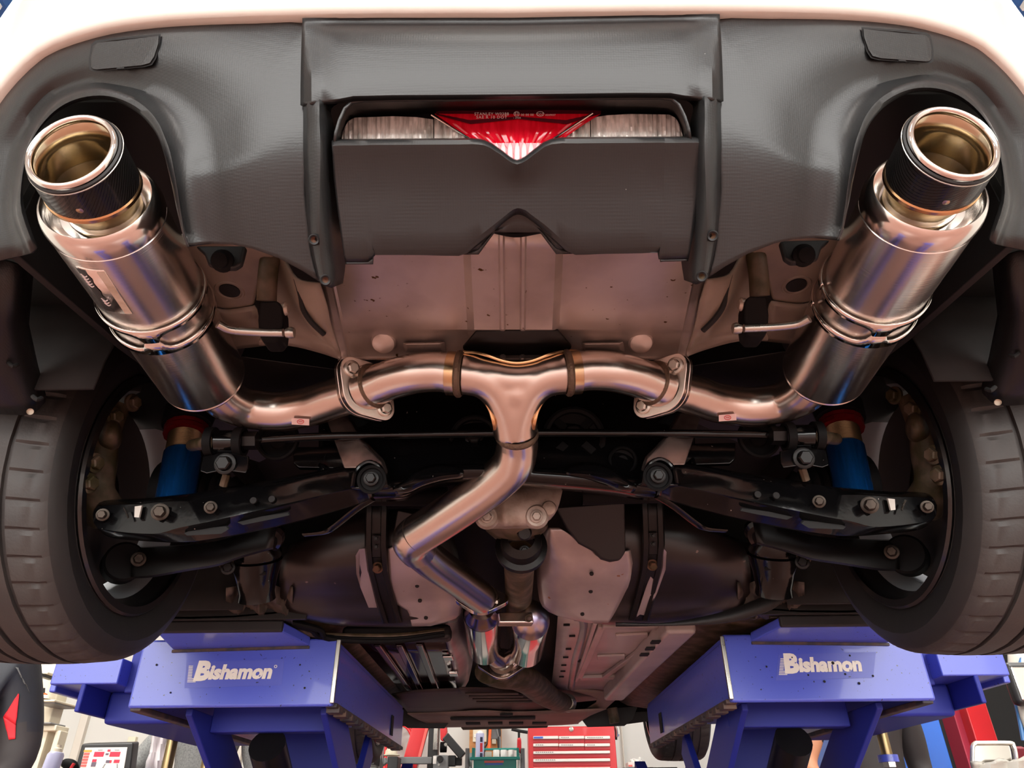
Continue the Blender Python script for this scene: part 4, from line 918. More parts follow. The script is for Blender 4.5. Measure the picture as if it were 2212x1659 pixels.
# black cover over the right shield, lower deflector and lines
plate('tank_cover', [tk(u, v, -.02) for u, v in ((1200, 1095), (1350, 1085), (1352, 1190), (1340, 1208), (1318, 1212), (1298, 1206), (1284, 1190), (1250, 1172), (1225, 1140))], M_blk, (0, .012, 0), bevel=.004)
plate('tank_cover', [tk(u, v, -.012) for u, v in ((858, 1100), (900, 1110), (905, 1190), (880, 1196), (862, 1180), (850, 1150))], M_blk, (0, .012, 0), bevel=.004)
rows = [[PY(1330, 1346, 1.60), PY(1440, 1345, 1.60), PY(1560, 1322, 1.58), PY(1660, 1285, 1.56), PY(1690, 1280, 1.56)], [PY(1330, 1352, 1.61), PY(1440, 1352, 1.60), PY(1570, 1345, 1.58), PY(1660, 1320, 1.56), PY(1700, 1292, 1.56)]]
sheet('air_deflector', rows, M_blk, k=5, solid=.004)
for q in range(3):
    m = MB(); m.tube([PY(570 + q * 30, 1345, 1.66), PY(650 + q * 20, 1358 + q, 1.70), PY(690 + q * 12, 1372 + q * 4, 1.74), PY(850, 1374 + q * 5, 1.76), PY(960, 1362 + q * 4, 1.76)], .007, 8, 5); m.build('brake_line', M_rub if q else M_dirty, car)

# floor pan, tunnel and trays ahead of the tank
M_pan = pm('pale_floor_pan', (176, 164, 158), .45, vrgb=(152, 138, 132), vscale=5, coat=.1)
M_tray = pm('dusty_brown_undertray', (134, 110, 98), .55, vrgb=(104, 86, 78), vscale=7)
M_trayd = pm('dark_undertray', (66, 55, 51), .5, vrgb=(84, 68, 60), vscale=6)
zf = .425
def fl(u, v, dz=0): return PZ(u, v, zf + dz)
pan = sheet('floor_pan', [[fl(1205, 1332), fl(1380, 1335), fl(1580, 1338), fl(1700, 1345)], [fl(1200, 1400), fl(1330, 1400), fl(1480, 1400), fl(1600, 1400)], [fl(1195, 1450), fl(1290, 1450), fl(1410, 1450), fl(1520, 1450)], [fl(1190, 1490), fl(1270, 1492), fl(1350, 1494), fl(1440, 1496)]], M_pan, k=4, kv=3, solid=.004, off=1, label='pale painted floor pan with pressed ribs')
for a, b, w, h in (((1285, 1345), (1245, 1470), .012, .010), ((1300, 1352), (1252, 1462), .02, .012), ((1300, 1352), (1500, 1352), .03, .014), ((1390, 1400), (1300, 1465), .02, .012), ((1252, 1464), (1330, 1462), .05, .012), ((1330, 1375), (1400, 1372), .05, .008), ((1290, 1420), (1350, 1418), .06, .008)):
    m = MB(); m.bar(fl(*a, -h / 2), fl(*b, -h / 2), w, h); m.build('floor_rib', M_pan, pan, bevel=.003)
m = MB(); m.bar(fl(1470, 1345, -.02), fl(1325, 1498, -.02), .075, .05); rl = m.build('floor_rail', M_pan, pan, bevel=.01, label='box section floor rail with square holes')
for u, v in ((1416, 1387), (1404, 1401), (1392, 1414)): m = MB(); m.box(fl(u, v, -.047), (.022, .03, .004)); m.build('rail_hole', M_gap, rl)
for (u, v) in ((1236, 1374), (1228, 1402), (1222, 1420), (1218, 1437), (1224, 1350), (1216, 1450), (1213, 1462)): m = MB(); m.box(fl(u, v, -.003), (.016, .008, .004)); m.build('floor_slot', M_gap, pan)
disc('floor_plug', fl(1259, 1428, -.004), (0, 0, 1), .02, M_gap, pan)
for s in (-1, 1):                                         # tunnel flanks
    rows = [[fl(1012, 1300, .06), fl(1000, 1335, .06), fl(1022, 1410, .04), fl(1012, 1470, .03)], [fl(985, 1330, -.002), fl(972, 1360, -.002), fl(990, 1430, -.002), fl(1000, 1490, -.002)], [fl(962, 1335, -.002), fl(958, 1362, -.002), fl(978, 1440, -.002), fl(988, 1495, -.002)]]
    sheet('tunnel_shield', rows, M_shield, s=s, k=5, kv=2, solid=.002)
m = MB(); m.bar(PY(742, 1372, 1.83), PY(975, 1368, 1.83), .05, .035); m.build('cross_brace', M_blk, car, bevel=.01)
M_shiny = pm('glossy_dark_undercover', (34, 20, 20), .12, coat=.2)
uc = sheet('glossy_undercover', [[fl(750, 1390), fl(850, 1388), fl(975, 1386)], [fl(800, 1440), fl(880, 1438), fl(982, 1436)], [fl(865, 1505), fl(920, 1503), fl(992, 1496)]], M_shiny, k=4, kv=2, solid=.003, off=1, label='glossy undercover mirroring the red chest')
for a, b in (((815, 1392), (885, 1490)), ((862, 1392), (908, 1488)), ((905, 1390), (945, 1496))): m = MB(); m.bar(fl(*a, -.008), fl(*b, -.008), .02, .012); m.build('cover_rib', M_shiny, uc, bevel=.004)
for (u, v) in ((968, 1420), (980, 1455)): m = MB(); m.box(fl(u, v, -.012), (.03, .05, .01)); m.build('cover_clip', M_ss, uc, bevel=.003)
rows = [[PZ(845, 1500, .40), PZ(900, 1492, .40), PZ(985, 1488, .40), PZ(1000, 1486, .40), PZ(1110, 1486, .42), PZ(1180, 1500, .42), PZ(1215, 1525, .41)], [PZ(858, 1512, .385), PZ(910, 1510, .385), PZ(985, 1508, .385), PZ(1015, 1506, .385), PZ(1110, 1506, .39), PZ(1185, 1518, .39), PZ(1225, 1532, .385)], [PZ(880, 1538, .37), PZ(920, 1538, .37), PZ(990, 1537, .37), PZ(1020, 1537, .372), PZ(1120, 1536, .372), PZ(1200, 1536, .372), PZ(1260, 1536, .372)]]
tr = sheet('rear_undertray', rows, M_trayd, k=4, kv=3, solid=.004, off=1, label='dark ribbed engine undertray')
for i, v in enumerate((1499, 1505, 1511, 1517)):
    m = MB(); m.tube([PZ(1005 + i * 8, v, .384 - i * .003), PZ(1120 + i * 10, v - 1, .384 - i * .003)], .008, 8, 1, flat=.6); m.build('tray_rib', M_trayd, tr)
rows = [[PZ(1215, 1488, .43), PZ(1290, 1492, .42), PZ(1345, 1500, .42)], [PZ(1290, 1510, .40), PZ(1300, 1510, .40), PZ(1330, 1512, .40)], [PZ(1260, 1536, .372), PZ(1290, 1534, .372), PZ(1310, 1530, .375)]]
sheet('tray_wing', rows, M_tray, k=4, kv=3, solid=.004, off=1)
m = MB(); m.lathe([(0, .018), (-.01, .034), (-.016, .034), (-.02, .022), (-.012, .016), (-.02, .009), (-.02, .0001)], PZ(1226, 1518, .40), (0, 1, .2), 24); m.build('damper_weight', M_zinc, car)
rows = [[PZ(880, 1542, .366), PZ(950, 1540, .366), PZ(1040, 1536, .366), PZ(1110, 1539, .366), PZ(1200, 1536, .366), PZ(1310, 1532, .366)], [PZ(905, 1556, .362), PZ(960, 1555, .362), PZ(1040, 1553, .362), PZ(1110, 1553, .362), PZ(1200, 1550, .362), PZ(1275, 1546, .362)], [PZ(940, 1569, .358), PZ(990, 1569, .358), PZ(1050, 1568, .358), PZ(1110, 1567, .358), PZ(1200, 1565, .358), PZ(1250, 1562, .358)], [PZ(942, 1572, .366), PZ(995, 1571, .366), PZ(1050, 1570, .366), PZ(1110, 1569, .366), PZ(1200, 1567, .366), PZ(1250, 1564, .366)]]
ft = sheet('front_undertray', rows, M_tray, k=4, kv=2, solid=.004, off=1, label='dusty brown front undertray')
for (u, v, w) in ((1065, 1552, .34), (1094, 1544, .05), (1022, 1563, .06), (1070, 1562, .06), (1115, 1562, .06), (1165, 1562, .06)): m = MB(); m.box(PZ(u, v, .357), (w, .05, .006)); m.build('tray_slot', M_gap, ft)
m = MB(); m.prism([PY(u, v, 3.62) for u, v in ((1000, 1568), (1186, 1563), (1182, 1572), (1000, 1577), (996, 1572))], (0, .05, .01)); m.build('front_lip', M_trayd, car, recalc=True)
# front suspension bits at both sides of the tray, and dark front corners
for s in (-1, 1):
    plate('front_subframe', [PY(u, v, 3.3) for u, v in ((850, 1530), (985, 1540), (960, 1574), (880, 1573), (862, 1560))], M_dark, (0, .1, .05), s=s)
    plate('front_arm', [PY(u, v, 3.5) for u, v in ((780, 1540), (905, 1545), (900, 1572), (845, 1566), (800, 1560))], M_dark, (0, .06, .03), s=s)
m = MB(); m.tube([PY(1322, 1530, 3.2), PY(1328, 1562, 3.2)], .022, 12, 1); m.build('drop_link', M_dirty, car)

for s in (-1, 1):                                         # sills and side floor above the lift decks
    rows = [[Vector((x, yy, z)) for x, z in ((-.88, .50), (-.87, .405), (-.80, .392), (-.62, .392), (-.46, .41), (-.42, .44))] for yy in (1.60, 1.70, 2.2, 3.2)]
    sheet('sill', rows, M_dirty, s=s, k=2, solid=.004, off=0)
    plate('sill_front', [Vector((x, 1.60, z)) for x, z in ((-.88, .55), (-.87, .385), (-.46, .385), (-.44, .55))], M_dark, (0, .01, 0), s=s)

for s in (-1, 1):                                         # body sides
    r0, r1 = [], []
    for i in range(13):
        a = math.radians(-15 + 210 * i / 12)
        q = Vector((-.862, 1.21 + .345 * math.cos(a), .52 + .345 * math.sin(a))); r0.append(q)
        yy = q.y + (q.y - 1.21) * .35; r1.append(Vector((-.868, min(1.66, max(.85, yy)), min(.95, q.z + max(.04, .55 * math.sin(a))) if 0 < i < 12 else q.z)))
    sheet('quarter_panel', [r0, [a_.lerp(b_, .15) + Vector((-.004, 0, 0)) for a_, b_ in zip(r0, r1)], r1], M_white, s=s, k=2, solid=.004, off=0, label='white rear quarter panel round the wheel arch')
    rows = [[Vector((-.84, yy, .405)), Vector((-.868, yy, .43)), Vector((-.872, yy, .60)), Vector((-.868, yy, .80)), Vector((-.84, yy, .95))] for yy in (1.62, 2.0, 2.6, 3.4)]
    sheet('body_side', rows, M_white, s=s, k=3, solid=.004, off=0)
# ------------------------------------------------------------------ wheels
M_tyre = pm('tyre_rubber', (52, 48, 46), .62, vrgb=(44, 41, 40), vscale=14, speck=((128, 118, 108), 130.0, .78), bump=.2, bscale=220)
M_tyreside = pm('tyre_sidewall', (28, 27, 27), .6, bump=.1, bscale=120)
M_rim = pm('silver_grey_rim', (150, 154, 158), .4, .2)
M_riml = pm('black_rim_lip', (22, 22, 23), .3, coat=.4)
def wheel(s, yc, zc, R, rr, parent, name, xin=-.668, wid=.225, front=False):
    N = 44; cols = []
    for k in range(N):
        for f_ in (0, .10, .15, .30): cols.append(((k + f_) * 2 * pi / N, f_ in (.10, .15)))
    # profile from the inner bead to the outer bead: (x, r, kind)
    prof = [(.0, rr), (-.006, rr + .006), (-.001, rr + .014), (.006, rr + .030), (.009, rr + .048), (.004, R - .022), (-.004, R - .012), (-.012, R - .0062), (-.020, R - .0038), (-.026, R - .0030), (-.040, R - .0022), (-.058, R - .0008), (-.0585, R - .0062), (-.0665, R - .0062), (-.067, R - .0006), (-.082, R), (-.100, R), (-.1005, R - .006), (-.1095, R - .006), (-.110, R), (-.130, R), (-.1305, R - .006), (-.1385, R - .006), (-.139, R - .0004), (-.165, R - .0012), (-.1655, R - .006), (-.173, R - .006), (-.1735, R - .0016), (-.205, R - .004), (-.216, R - .010), (-.225, R - .024), (-.232, rr + .04), (-.228, rr + .012), (-.222, rr)]
    sip = [(-.012, -.050), (-.068, -.080), (-.176, -.206)]
    rows = []
    for x, r in prof:
        row = []
        for a, low in cols:
            sl = .35 * (x + .03); a2 = a + sl if -.21 < x < -.008 else a + .35 * (.0 if x > -.1 else -.18)
            q = r
            if low and any(b <= x <= t for t, b in sip): q = min(q, R - .0075)
            row.append(side(Vector((xin + x, yc + q * math.cos(a2), zc + q * math.sin(a2))), s))
        rows.append(row)
    m = MB(); b = m.grid(rows, close_u=True)
    nt = len(cols); m.m = [0 if 6 <= (i // nt) <= 29 else 1 for i in range(len(m.f))]
    if s > 0: m.flip()
    w = thing_part = None
    ty = m.build(name, [M_tyre, M_tyreside], parent, ang=28, label=('left rear' if s < 0 else 'right rear') + ' tyre with grooved tread' if not front else None)
    m = MB(); ax = (-1 if s < 0 else 1, 0, 0); o = side(Vector((xin, yc, zc)), s)
    m.lathe([(-.004, rr - .008), (-.004, rr + .004), (.0, rr + .008), (.008, rr + .004), (.010, rr - .006), (.016, rr - .012), (.03, rr - .022)], o, ax, 72); lip = m.build('rim_lip', M_riml, ty)
    m = MB(); m.lathe([(.03, rr - .022), (.06, rr - .030), (.13, rr - .028), (.14, rr - .020), (.145, rr - .036), (.20, rr - .02), (.215, rr - .004)], o, ax, 72); m.build('rim_barrel', M_rim, ty)
    for k in range(5):
        a = 2 * pi * k / 5 + .45; d = Vector((0, math.cos(a), math.sin(a))); m = MB()
        m.bar(o + Vector(ax) * .155 + d * .04, o + Vector(ax) * .20 + d * (rr - .018), .055, .03, up=d.cross(Vector((1, 0, 0)))); m.build('spoke', M_rim, ty, bevel=.006)
    m = MB(); m.lathe([(.11, .001), (.11, .07), (.12, .075), (.17, .05)], o, ax, 32); m.build('hub', M_dirty, ty)
    m = MB(); m.lathe([(.088, .07), (.088, .145), (.106, .145), (.106, .07)], o, ax, 48); m.build('brake_disc', M_dirty, ty)
    return ty
WY, WZ = 1.212, .522
for s in (-1, 1):
    ty = wheel(s, WY, WZ, .293, .209, car, 'rear_wheel')
    if s > 0:                                             # balance labels inside the right rim
        for i, (mt, a0, a1) in enumerate(((pm('cream_label', (196, 186, 168), .5), -100, -92), (pm('dark_blue_label', (46, 48, 66), .5), -91, -74), (pm('grey_label', (150, 150, 150), .5), -73, -62))):
            m = MB(); m.grid([[side(Vector((-.668 - x, WY + .1785 * math.cos(math.radians(lerp(a0, a1, j / 6)) + .55), WZ + .1785 * math.sin(math.radians(lerp(a0, a1, j / 6)) + .55))), s) for x in (.072, .105)] for j in range(7)])
            m.build('rim_label', mt, ty, label=('cream', 'dark blue', 'grey')[i] + ' label inside the rim')
for s in (-1, 1): wheel(s, WY + 2.57, .535, .295, .209, car, 'front_wheel', xin=-.66, front=True)
# ------------------------------------------------------------------ the two blue lift platforms
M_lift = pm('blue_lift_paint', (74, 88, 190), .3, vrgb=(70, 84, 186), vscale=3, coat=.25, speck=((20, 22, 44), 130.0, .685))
M_liftd = pm('blue_lift_paint_clean_shaded', (34, 44, 136), .5, spec=.3)  # same paint without specks, darkened: shade is put into the colour
M_edge = pm('chipped_dark_edge', (44, 40, 46), .6, vrgb=(92, 70, 58), vscale=30)
M_rubpad = pm('ramp_rubber_edge', (30, 28, 30), .7)
M_steelrod = pm('bronzed_steel_rod', (150, 132, 96), .3, .95)
M_logo = pm('logo_cream', (226, 224, 214), .5, speck=((70, 80, 150), 120.0, .74))
M_film = pm('aged_logo_film', (78, 90, 186), .35, speck=((24, 26, 50), 120.0, .73))
def lift(s):
    off = 0 if s < 0 else .070
    def W(x, y, z): return side(Vector((x, y, z)), s) + Vector((off, 0, 0))
    lf = thing('car_lift', 'blue lift platform with a %s logo, under the %s side of the car' % (('clean white', 'left') if s < 0 else ('black-spotted white', 'right')), 'lift', W(-.64, 2.5, FLOOR), 'blue lift platforms')
    def bx(name, x0, x1, y0, y1, z0, z1, mat=M_lift, bevel=.004, parent=lf, label=None):
        m = MB(); a, b = W(x0, y0, z0), W(x1, y1, z1); m.box((a + b) / 2, (abs(b.x - a.x), abs(b.y - a.y), abs(b.z - a.z))); return m.build(name, mat, parent, bevel=bevel, label=label)
    ep = bx('end_plate', -.874, -.413, 1.738, 1.75, .226, .374, bevel=.006, label='speckled blue end plate with the maker logo')
    bx('deck', -.868, -.418, 1.75, 2.88, .352, .372)
    bx('inner_side', -.424, -.414, 1.75, 2.88, .228, .36, label='inner side plate'); bx('outer_side', -.872, -.862, 1.75, 2.88, .228, .36)
    bx('edge_trim', -.418, -.408, 1.734, 1.742, .232, .37, M_zinc, .002)
    m = MB()
    for k in range(14): a = W(-.419, 1.80 + k * .075, .224); m.box(a, (.03, .04, .012))
    o = m.build('locking_rack', M_edge, lf); o['kind'] = 'stuff'
    bx('rack_rail', -.432, -.406, 1.76, 2.87, .226, .236, M_edge, .002)
    bx('rail_slot', -.4125, -.4105, 2.60, 2.64, .25, .31, M_gap, 0)
    bx('bottom_edge', -.870, -.845, 1.745, 2.86, .220, .232, M_edge, .003)
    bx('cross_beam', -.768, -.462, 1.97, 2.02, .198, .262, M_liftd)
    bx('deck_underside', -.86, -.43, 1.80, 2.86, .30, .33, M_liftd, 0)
    # hinged ramp flap
    m = MB(); q = [W(-.80, 1.742, .362), W(-.488, 1.742, .362), W(-.47, 1.742, .38), W(-.505, 1.62, .372), W(-.784, 1.62, .372), W(-.82, 1.742, .384)]
    a0, a1, b0, b1 = W(-.80, 1.737, .350), W(-.480, 1.737, .356), W(-.790, 1.62, .362), W(-.512, 1.62, .362)
    t = Vector((0, 0, .022)); m.add([a0, a1, b1, b0, a0 + t, a1 + t, b1 + t, b0 + t], [(0, 1, 2, 3), (4, 7, 6, 5), (0, 4, 5, 1), (1, 5, 6, 2), (2, 6, 7, 3), (3, 7, 4, 0)])
    fl_ = m.build('ramp_flap', M_lift, lf, bevel=.004, recalc=True, label='hinged ramp flap')
    m = MB(); m.bar(b0 + Vector((0, -.002, .012)), b1 + Vector((0, -.002, .012)), .014, .024); m.build('rubber_edge', M_rubpad, fl_, bevel=.004)
    m = MB(); m.bar(a0 + Vector((0, 0, -.003)), a1 + Vector((0, 0, -.003)), .008, .006); m.build('hinge_seam', M_edge, fl_)
    # side extension
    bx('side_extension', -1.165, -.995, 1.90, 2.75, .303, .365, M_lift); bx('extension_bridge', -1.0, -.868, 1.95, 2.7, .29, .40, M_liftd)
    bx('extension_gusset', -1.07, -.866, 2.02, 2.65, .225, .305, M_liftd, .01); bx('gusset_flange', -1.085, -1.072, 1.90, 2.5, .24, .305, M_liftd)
    bx('extension_end', -1.18, -1.163, 1.93, 2.74, .29, .368, M_lift)
    # scissor arms
    def arm(name, x, p, q, mat=M_liftd, w=.014, h=.115):
        m = MB(); m.bar(W(x, *p), W(x, *q), w, h); m.build(name, mat, lf, bevel=.003)
    for x in (-.775, -.455):
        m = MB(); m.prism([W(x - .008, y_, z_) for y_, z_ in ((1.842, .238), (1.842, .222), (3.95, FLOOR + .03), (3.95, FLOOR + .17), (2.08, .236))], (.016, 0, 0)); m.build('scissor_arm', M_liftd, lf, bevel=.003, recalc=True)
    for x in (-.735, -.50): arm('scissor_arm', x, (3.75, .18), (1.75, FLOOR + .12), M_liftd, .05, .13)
    for x in (-.47,): arm('brace', x, (2.55, .215), (2.2, -.15), M_liftd, .02, .09)
    arm('shaded_scissor_link', -.575, (3.75, .20), (1.92, -.62), M_gap, .20, .03)  # scissor arm lying in shade, the shade put in as near-black colour
    m = MB(); m.tube([W(-.62, 1.98, .17), W(-.62, 3.0, -.45)], .045, 20, 1); m.build('lift_cylinder', M_satin, lf)
    bx('web_panel', -.72, -.52, 2.3, 2.33, .10, .23, M_liftd, .003)
    # base frame on the floor
    for x in (-.82, -.60): bx('base_rail', x - .03, x + .03, 1.3, 4.2, FLOOR, FLOOR + .10)
    bx('base_cross', -.84, -.44, 1.3, 1.40, FLOOR, FLOOR + .08); bx('base_cross', -.84, -.44, 4.1, 4.2, FLOOR, FLOOR + .08)
    # hanging rods with lock nuts
    for x, y, zl in ((-1.085, 2.5, .15 if s > 0 else .10), (-1.01, 2.62, .145 if s > 0 else .08)):
        bx('rod_block', x - .055, x + .04, y - .06, y + .06, .245, .28, M_lift)
        m = MB(); m.lathe([(0, .0155), (.004, .0165), (.25 - zl, .0165)], W(x, y, zl), (0, 0, 1), 20, cap0=True, cap1=True); rd = m.build('hanging_rod', M_steelrod, lf)
        m = MB(); m.lathe([(0, .016), (0, .030), (.02, .030), (.02, .016)], W(x, y, zl), (0, 0, 1), 28); m.build('collar', M_lift, rd)
        m = MB(); m.lathe([(-.014, .0001), (-.014, .020), (0, .021)], W(x, y, zl), (0, 0, 1), 6); m.build('lock_nut', M_zinc, rd)
    # logo on the end plate
    u0 = 408 if s < 0 else 1686
    vbase = 1466 if s < 0 else 1450
    yl = 1.7372
    P_ = lambda u, v, y=yl: PY(u, v, y)
    m = MB(); q = [P_(u0 - 10, vbase + 20), P_(u0 + 200, vbase + 14), P_(u0 + 206, vbase - 42), P_(u0 - 4, vbase - 36)]
    m.prism(q, (0, .0006, 0)); m.build('logo_film', M_film, ep, recalc=True)
    px = P_(u0 + 190, vbase - 2.5, yl - .001) - P_(u0, vbase, yl - .001); xd = px.normalized(); X_ = Vector((xd.x, 0, xd.z)); Z_ = Vector((0, 0, 1))
    k = 1.66 / FPX
    def txt(t_, u, v, h, name, shear=.12, off_=.02, wide=1.0, al='LEFT'):
        return text_mesh(t_, h * k * 1.38, frame(P_(u, v, yl - .0012), X_, Z_) @ Matrix.Diagonal((wide, 1, 1, 1)), name, M_logo, ep, extrude=.0003, shear=shear, offset=off_ * h * k, align=al, label='white company lettering on the end plate' if len(t_) > 1 else None)
    txt('B', u0 + 9, vbase + 2, 37, 'logo_letter', .1, .085, 1.05)
    txt('ishamon', u0 + 41, vbase, 28, 'logo_lettering', .12, .07, 1.03)
    for (du, dv, r_) in ((113, -18, .0042), (25, -30, .002), (60, 8, .0022), (140, 6, .0025), (150, -34, .0022), (95, 22, .003), (-30, -10, .0022), (170, 26, .003), (200, 10, .0025)) if s > 0 else ((-70, -30, .0025), (-40, 30, .002), (240, -30, .002), (250, 20, .0025)):
        m = MB(); m.lathe([(.0002, r_), (-.0006, r_ * .7), (-.0007, .0001)], P_(u0 + du, vbase + dv, yl - .0014), (0, 1, 0), 10); m.build('grease_spot', M_gap, ep)
    if s < 0: txt('o', u0 + 183, vbase - 23, 10, 'registered_mark', 0, 0)
    for j in range(11):
        m = MB(); v = vbase - 27 + j * 3.4; w_ = 9 if j < 8 else 26 - (j - 8) * 4
        m.bar(P_(u0 - j * .35, v, yl - .001), P_(u0 - j * .35 + w_, v, yl - .001), .0012, .0016, up=(0, 0, 1)); m.build('logo_stripe', M_logo, ep)
    return lf
lift(-1); lift(1)
# ------------------------------------------------------------------ the workshop behind the car
def rect(m, u0, v0, u1, v1, y, d):                        # upright box whose front face is read on the picture plane y
    a, b = PY(u0, v1, y), PY(u1, v0, y); c = (a + b) / 2
    m.box((c.x, y + d / 2, c.z), (abs(b.x - a.x), d, abs(b.z - a.z))); return a, b
def rbox(name, u0, v0, u1, v1, y, d, mat, parent=None, bevel=.004, label=None, zmin=None):
    m = MB(); a, b = PY(u0, v1, y), PY(u1, v0, y)
    z0 = a.z if zmin is None else zmin; m.box(((a.x + b.x) / 2, y + d / 2, (z0 + b.z) / 2), (abs(b.x - a.x), d, abs(b.z - z0)))
    return m.build(name, mat, parent, bevel=bevel, label=label)
M_red = pm('red_enamel', (214, 42, 48), .32, coat=.3); M_redd = pm('drawer_red', (188, 36, 46), .35, coat=.2)
M_strip = pm('white_pull_strip', (240, 238, 230), .4); M_grey = pm('mid_grey_paint', (120, 122, 122), .45); M_cream = pm('cream_paint', (222, 214, 190), .45)
M_teal = pm('teal_plastic', (22, 140, 128), .4); M_black = pm('black_machine_paint', (30, 30, 31), .4); M_mark = pm('pencil_grey_mark', (150, 148, 146), .6)
M_bluel = pm('blue_label', (70, 110, 210), .5); M_redl = pm('coral_label', (232, 104, 96), .5); M_orangec = pm('orange_cable', (236, 104, 40), .4)
M_wood = pm('plywood', (198, 140, 82), .6, vrgb=(178, 118, 66), vscale=6, stretch=(1, 1, 6)); M_wht = pm('white_plastic', (240, 238, 232), .4)
M_skin = pm('skin', (206, 146, 112), .5); M_hair = pm('black_hair', (22, 20, 19), .5)

# red tool chest
y = 5.4
tc = thing('tool_chest', 'red tool chest with white drawer pulls against the back wall', 'tool chest', (PY(1235, 1600, y).x, y + .2, FLOOR))
body = rbox('cabinet', 1142, 1568, 1327, 1659, y, .45, M_red, tc, .008, zmin=FLOOR + .10)
for sx in (-1, 1):
    for dy in (.06, .38):
        m = MB(); m.lathe([(-.015, .0001), (-.015, .045), (.015, .045), (.015, .0001)], (tc.location.x + sx * .26, y + dy, FLOOR + .045), (1, 0, 0), 18); m.build('caster', M_rub, tc)
        m = MB(); m.box((tc.location.x + sx * .26, y + dy, FLOOR + .095), (.05, .06, .02)); m.build('caster_plate', M_zinc, tc)
def drawer(u0, u1, v0, v1, vs, tagb=False, marks=0):
    d = rbox('drawer', u0, v0, u1, v1, y - .006, .02, M_redd, tc, .002)
    rbox('drawer_pull', u0, v0, u1, vs, y - .02, .016, M_strip, d, .003, label='white pull strip')
    for i in range(marks):
        rbox('label_mark', u0 + 5 + i * 4.4, v0 + 2.5, u0 + 8 + i * 4.4, v0 + 4.6, y - .0212, .001, M_mark, d, 0)
    if tagb: rbox('blue_tag', u0 + 1, v0 + 1.5, u0 + 21, v0 + 5.8, y - .0215, .001, M_bluel, d, 0)
for i, (a, b) in enumerate(((1152, 1206), (1207.5, 1262), (1263.5, 1317.5))):
    drawer(a, b, 1589.5, 1604.8, 1596.5, i == 0, (0, 4, 8)[i]); drawer(a, b, 1605.6, 1620.4, 1612.6, False, (4, 6, 4)[i])
drawer(1152, 1317.5, 1621.4, 1637, 1629, marks=9); drawer(1152, 1318, 1638, 1655, 1646, marks=10)
for i in range(5): drawer(1152, 1318, 1657 + i * 24, 1679 + i * 24, 1664 + i * 24)
m = MB(); m.lathe([(0, .016), (-.006, .015), (-.008, .006), (-.004, .004), (-.004, .0001)], PY(1234, 1575, y - .001), (0, 1, 0), 18); m.build('lock', M_zinc, tc)
tb = thing('tool_bundle', 'bundle of small tools hooked on the right side of the red chest', 'tools', PY(1331, 1580, y + .1))
for i, (a, b, mt) in enumerate((((1328, 1563), (1333, 1592), M_zinc), ((1330, 1564), (1336, 1586), M_strip), ((1326, 1562), (1331, 1598), M_black), ((1332, 1568), (1334, 1590), M_bluel))):
    m = MB(); m.tube([PY(*a, y + .05 + i * .03), PY((a[0] + b[0]) / 2 + 2, (a[1] + b[1]) / 2, y + .05 + i * .03), PY(*b, y + .05 + i * .03)], .008, 8, 3); m.build('hand_tool', mt, tb)

# teal bin on its trolley, with its bottles
y = 4.55
tr_ = thing('trolley', 'grey tube trolley carrying the teal bin', 'trolley', (PY(1068, 1650, y).x, y + .2, FLOOR))
b0, b1 = PY(1022, 1659, y), PY(1116, 1640, y); zb = PY(1068, 1690, y).z
for u in (1011, 1129):
    m = MB(); p = PY(u, 1646, y + .1); m.tube([Vector((p.x, y + .02, FLOOR + .1)), Vector((p.x, y + .02, p.z - .02)), Vector((p.x, y + .06, p.z)), Vector((p.x, y + .30, p.z)), Vector((p.x, y + .34, p.z - .02)), Vector((p.x, y + .34, FLOOR + .1))], .012, 12, 4); m.build('tube_side', M_grey, tr_)
    for dy in (.02, .34): m = MB(); m.lathe([(-.012, .0001), (-.012, .05), (.012, .05), (.012, .0001)], (p.x, y + dy, FLOOR + .05), (1, 0, 0), 16); m.build('caster', M_rub, tr_)
xa, xb = PY(1011, 1646, y).x, PY(1129, 1646, y).x
for z in (zb - .012, FLOOR + .35): m = MB(); m.box(((xa + xb) / 2, y + .18, z), (xb - xa, .34, .02)); m.build('shelf', M_grey, tr_, bevel=.003)
tbn = thing('parts_bin', 'teal plastic bin full of bottles beside the red chest', 'bin', ((xa + xb) / 2, y + .18, zb))
zr = PY(1068, 1638, y).z; x0_, x1_ = PY(1024, 1650, y).x, PY(1114, 1650, y).x
m = MB(); m.box(((x0_ + x1_) / 2, y + .18, zb + .006), (x1_ - x0_, .32, .012)); m.build('bin_floor', M_teal, tbn)
for c, sz in ((((x0_ + x1_) / 2, y + .022, (zb + zr) / 2), (x1_ - x0_, .008, zr - zb)), (((x0_ + x1_) / 2, y + .34, (zb + zr) / 2), (x1_ - x0_, .008, zr - zb)), ((x0_, y + .18, (zb + zr) / 2), (.008, .32, zr - zb)), ((x1_, y + .18, (zb + zr) / 2), (.008, .32, zr - zb))):
    m = MB(); m.box(c, sz); m.build('bin_wall', M_teal, tbn, bevel=.002)
m = MB(); m.box(((x0_ + x1_) / 2, y + .012, zr), (x1_ - x0_ + .05, .02, .016)); m.build('bin_rim', M_teal, tbn, bevel=.004)
for u, w in ((1019, 7), (1116, 5)): rbox('corner_post', u, 1615, u + w, 1640, y + .01, .03, M_teal, tbn, .003)
rbox('back_rim', 1022, 1615.5, 1118, 1621, y + .32, .02, M_teal, tbn, .003)
rbox('coral_strip', 1046, 1643, 1088, 1648, y + .0165, .002, M_redl, tbn, 0); rbox('blue_strip', 1048, 1648.5, 1086, 1652.5, y + .0165, .002, M_bluel, tbn, 0)
